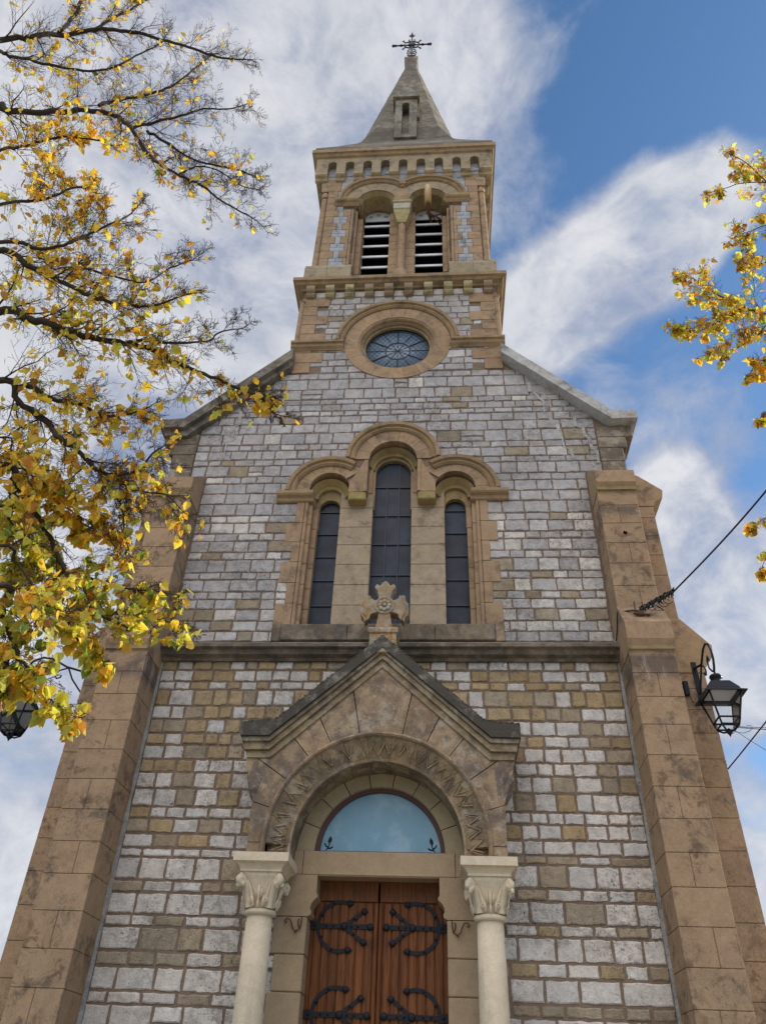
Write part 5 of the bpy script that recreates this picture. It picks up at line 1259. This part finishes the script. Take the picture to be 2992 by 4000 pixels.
limb(lt, LV, z13([(480, 990), (650, 1030), (800, 1060), (950, 1110), (1100, 1120), (1280, 1150)]), -5.8, -5.5, .02, .004, 22, .34, .85, Lo, -.2, dens_end=.4)
limb(lt, LV, z13([(640, 1240), (820, 1270), (1000, 1290), (1180, 1330), (1300, 1380)]), -5.6, -5.4, .02, .004, 20, .34, .80, Lo, -.05, dens_end=.5)
limb(lt, LV, z13([(560, 1150), (620, 1420), (700, 1560), (740, 1620)]), -5.7, -5.6, .014, .004, 12, .24, .75, Lo, -.15)
limb(lt, LV, z13([(-60, 1080), (10, 1230), (60, 1390), (110, 1530), (150, 1630), (250, 1700), (310, 1830), (360, 1900), (480, 1990)]), -6.3, -5.8, .05, .004, 30, .32, .95, Lo, -.1, base=tb(3.4))
limb(lt, LV, z13([(-60, 800), (100, 900), (220, 1050), (300, 1180), (420, 1300), (540, 1380)]), -6.4, -6.0, .03, .005, 26, .42, .95, Lo, -.05, base=tb(3.7))
limb(lt, LV, z13([(100, 1530), (60, 1640), (90, 1760)]), -6.1, -6.0, .02, .004, 18, .28, .95, Lo, -.15)
limb(lt, LV, z13([(-60, 520), (60, 600), (160, 740), (230, 860)]), -6.3, -6.1, .02, .004, 18, .36, .95, Lo, -.2, base=tb(3.8))
LDK = .10
limb(lt, LV, z12([(-40, 900), (60, 980), (140, 1080), (230, 1140)]), -6.5, -6.3, .02, .004, 14, .36, .8, Mi, -.1, base=tb(4.2))
fo = LV.build('foliage', 'leaf', lt, recalc=False)
print('left leaves', len(LV.f)//8)
rt_ = thing('lime_tree', 'lime tree with browning leaves, only its branch tips showing, right of the church', 'tree', (6.6, -3.6, 0))
tm = MB(); tm.tube(catmull([Vector(v) for v in ((6.6, -3.6, -.1), (6.6, -3.6, 1), (6.7, -3.6, 4), (6.8, -3.5, 7), (6.9, -3.5, 10), (6.9, -3.5, 13))], 4), [.36-.30*i/20 for i in range(21)], (1, 1, 1), 14); tm.build('trunk', 'bark', rt_)
LDK = .10; TWM = 1.2
RV = MB(); Rp = PAL['right']
def rb(z): return (6.8, -3.5, z)
limb(rt_, RV, z14([(1100, 1400), (907, 1340), (800, 1310), (700, 1260), (600, 1220), (520, 1180), (430, 1110), (370, 1080)]), -3.6, -3.8, .04, .005, 15, 0.52, .55, Rp, .1, .084, base=rb(8.3))
limb(rt_, RV, z14([(820, 1310), (700, 1330), (560, 1400), (450, 1430), (300, 1450)]), -3.7, -3.9, .02, .004, 12, 0.46, .55, Rp, -.1, .084)
limb(rt_, RV, z14([(1000, 1380), (907, 1420), (860, 1480), (780, 1540), (650, 1600), (560, 1620)]), -3.7, -3.9, .02, .004, 11, 0.46, .5, Rp, -.2, .084)
limb(rt_, RV, z14([(1100, 500), (907, 390), (830, 310), (760, 250), (690, 210)]), -3.6, -3.8, .03, .005, 8, 0.49, .45, Rp, .3, .084, base=rb(11))
limb(rt_, RV, z14([(980, 420), (860, 390), (720, 400), (620, 430), (530, 455)]), -3.6, -3.8, .02, .004, 8, 0.43, .5, Rp, .0, .084)
limb(rt_, RV, z14([(1100, 700), (907, 700), (800, 740), (710, 765)]), -3.6, -3.8, .02, .004, 9, 0.43, .55, Rp, 0, .084, base=rb(10))
limb(rt_, RV, z14([(1100, 930), (950, 950), (830, 985), (720, 960)]), -3.6, -3.8, .02, .004, 8, 0.46, .6, Rp, 0, .084, base=rb(9.4))
limb(rt_, RV, z14([(1100, 1650), (960, 1680), (850, 1680), (790, 1770)]), -3.6, -3.8, .015, .004, 6, .26, .45, Rp, -.4, .084)
limb(rt_, RV, [(1740, 880), (1690, 880), (1655, 890), (1640, 905)], -3.6, -3.7, .008, .003, 6, .15, .35, Rp, -.3, .084, base=rb(7.5))
limb(rt_, RV, [(1740, 1100), (1700, 1110), (1660, 1115), (1630, 1135)], -3.6, -3.7, .008, .003, 5, .20, .45, Rp, -.3, .084, base=rb(6.8))
limb(rt_, RV, [(1740, 1170), (1700, 1180), (1665, 1190), (1645, 1225)], -3.6, -3.7, .008, .003, 4, .20, .5, Rp, -.4, .084, base=rb(6.5))
RV.build('foliage', 'leaf', rt_, recalc=False)
print('right leaves', len(RV.f)//8)
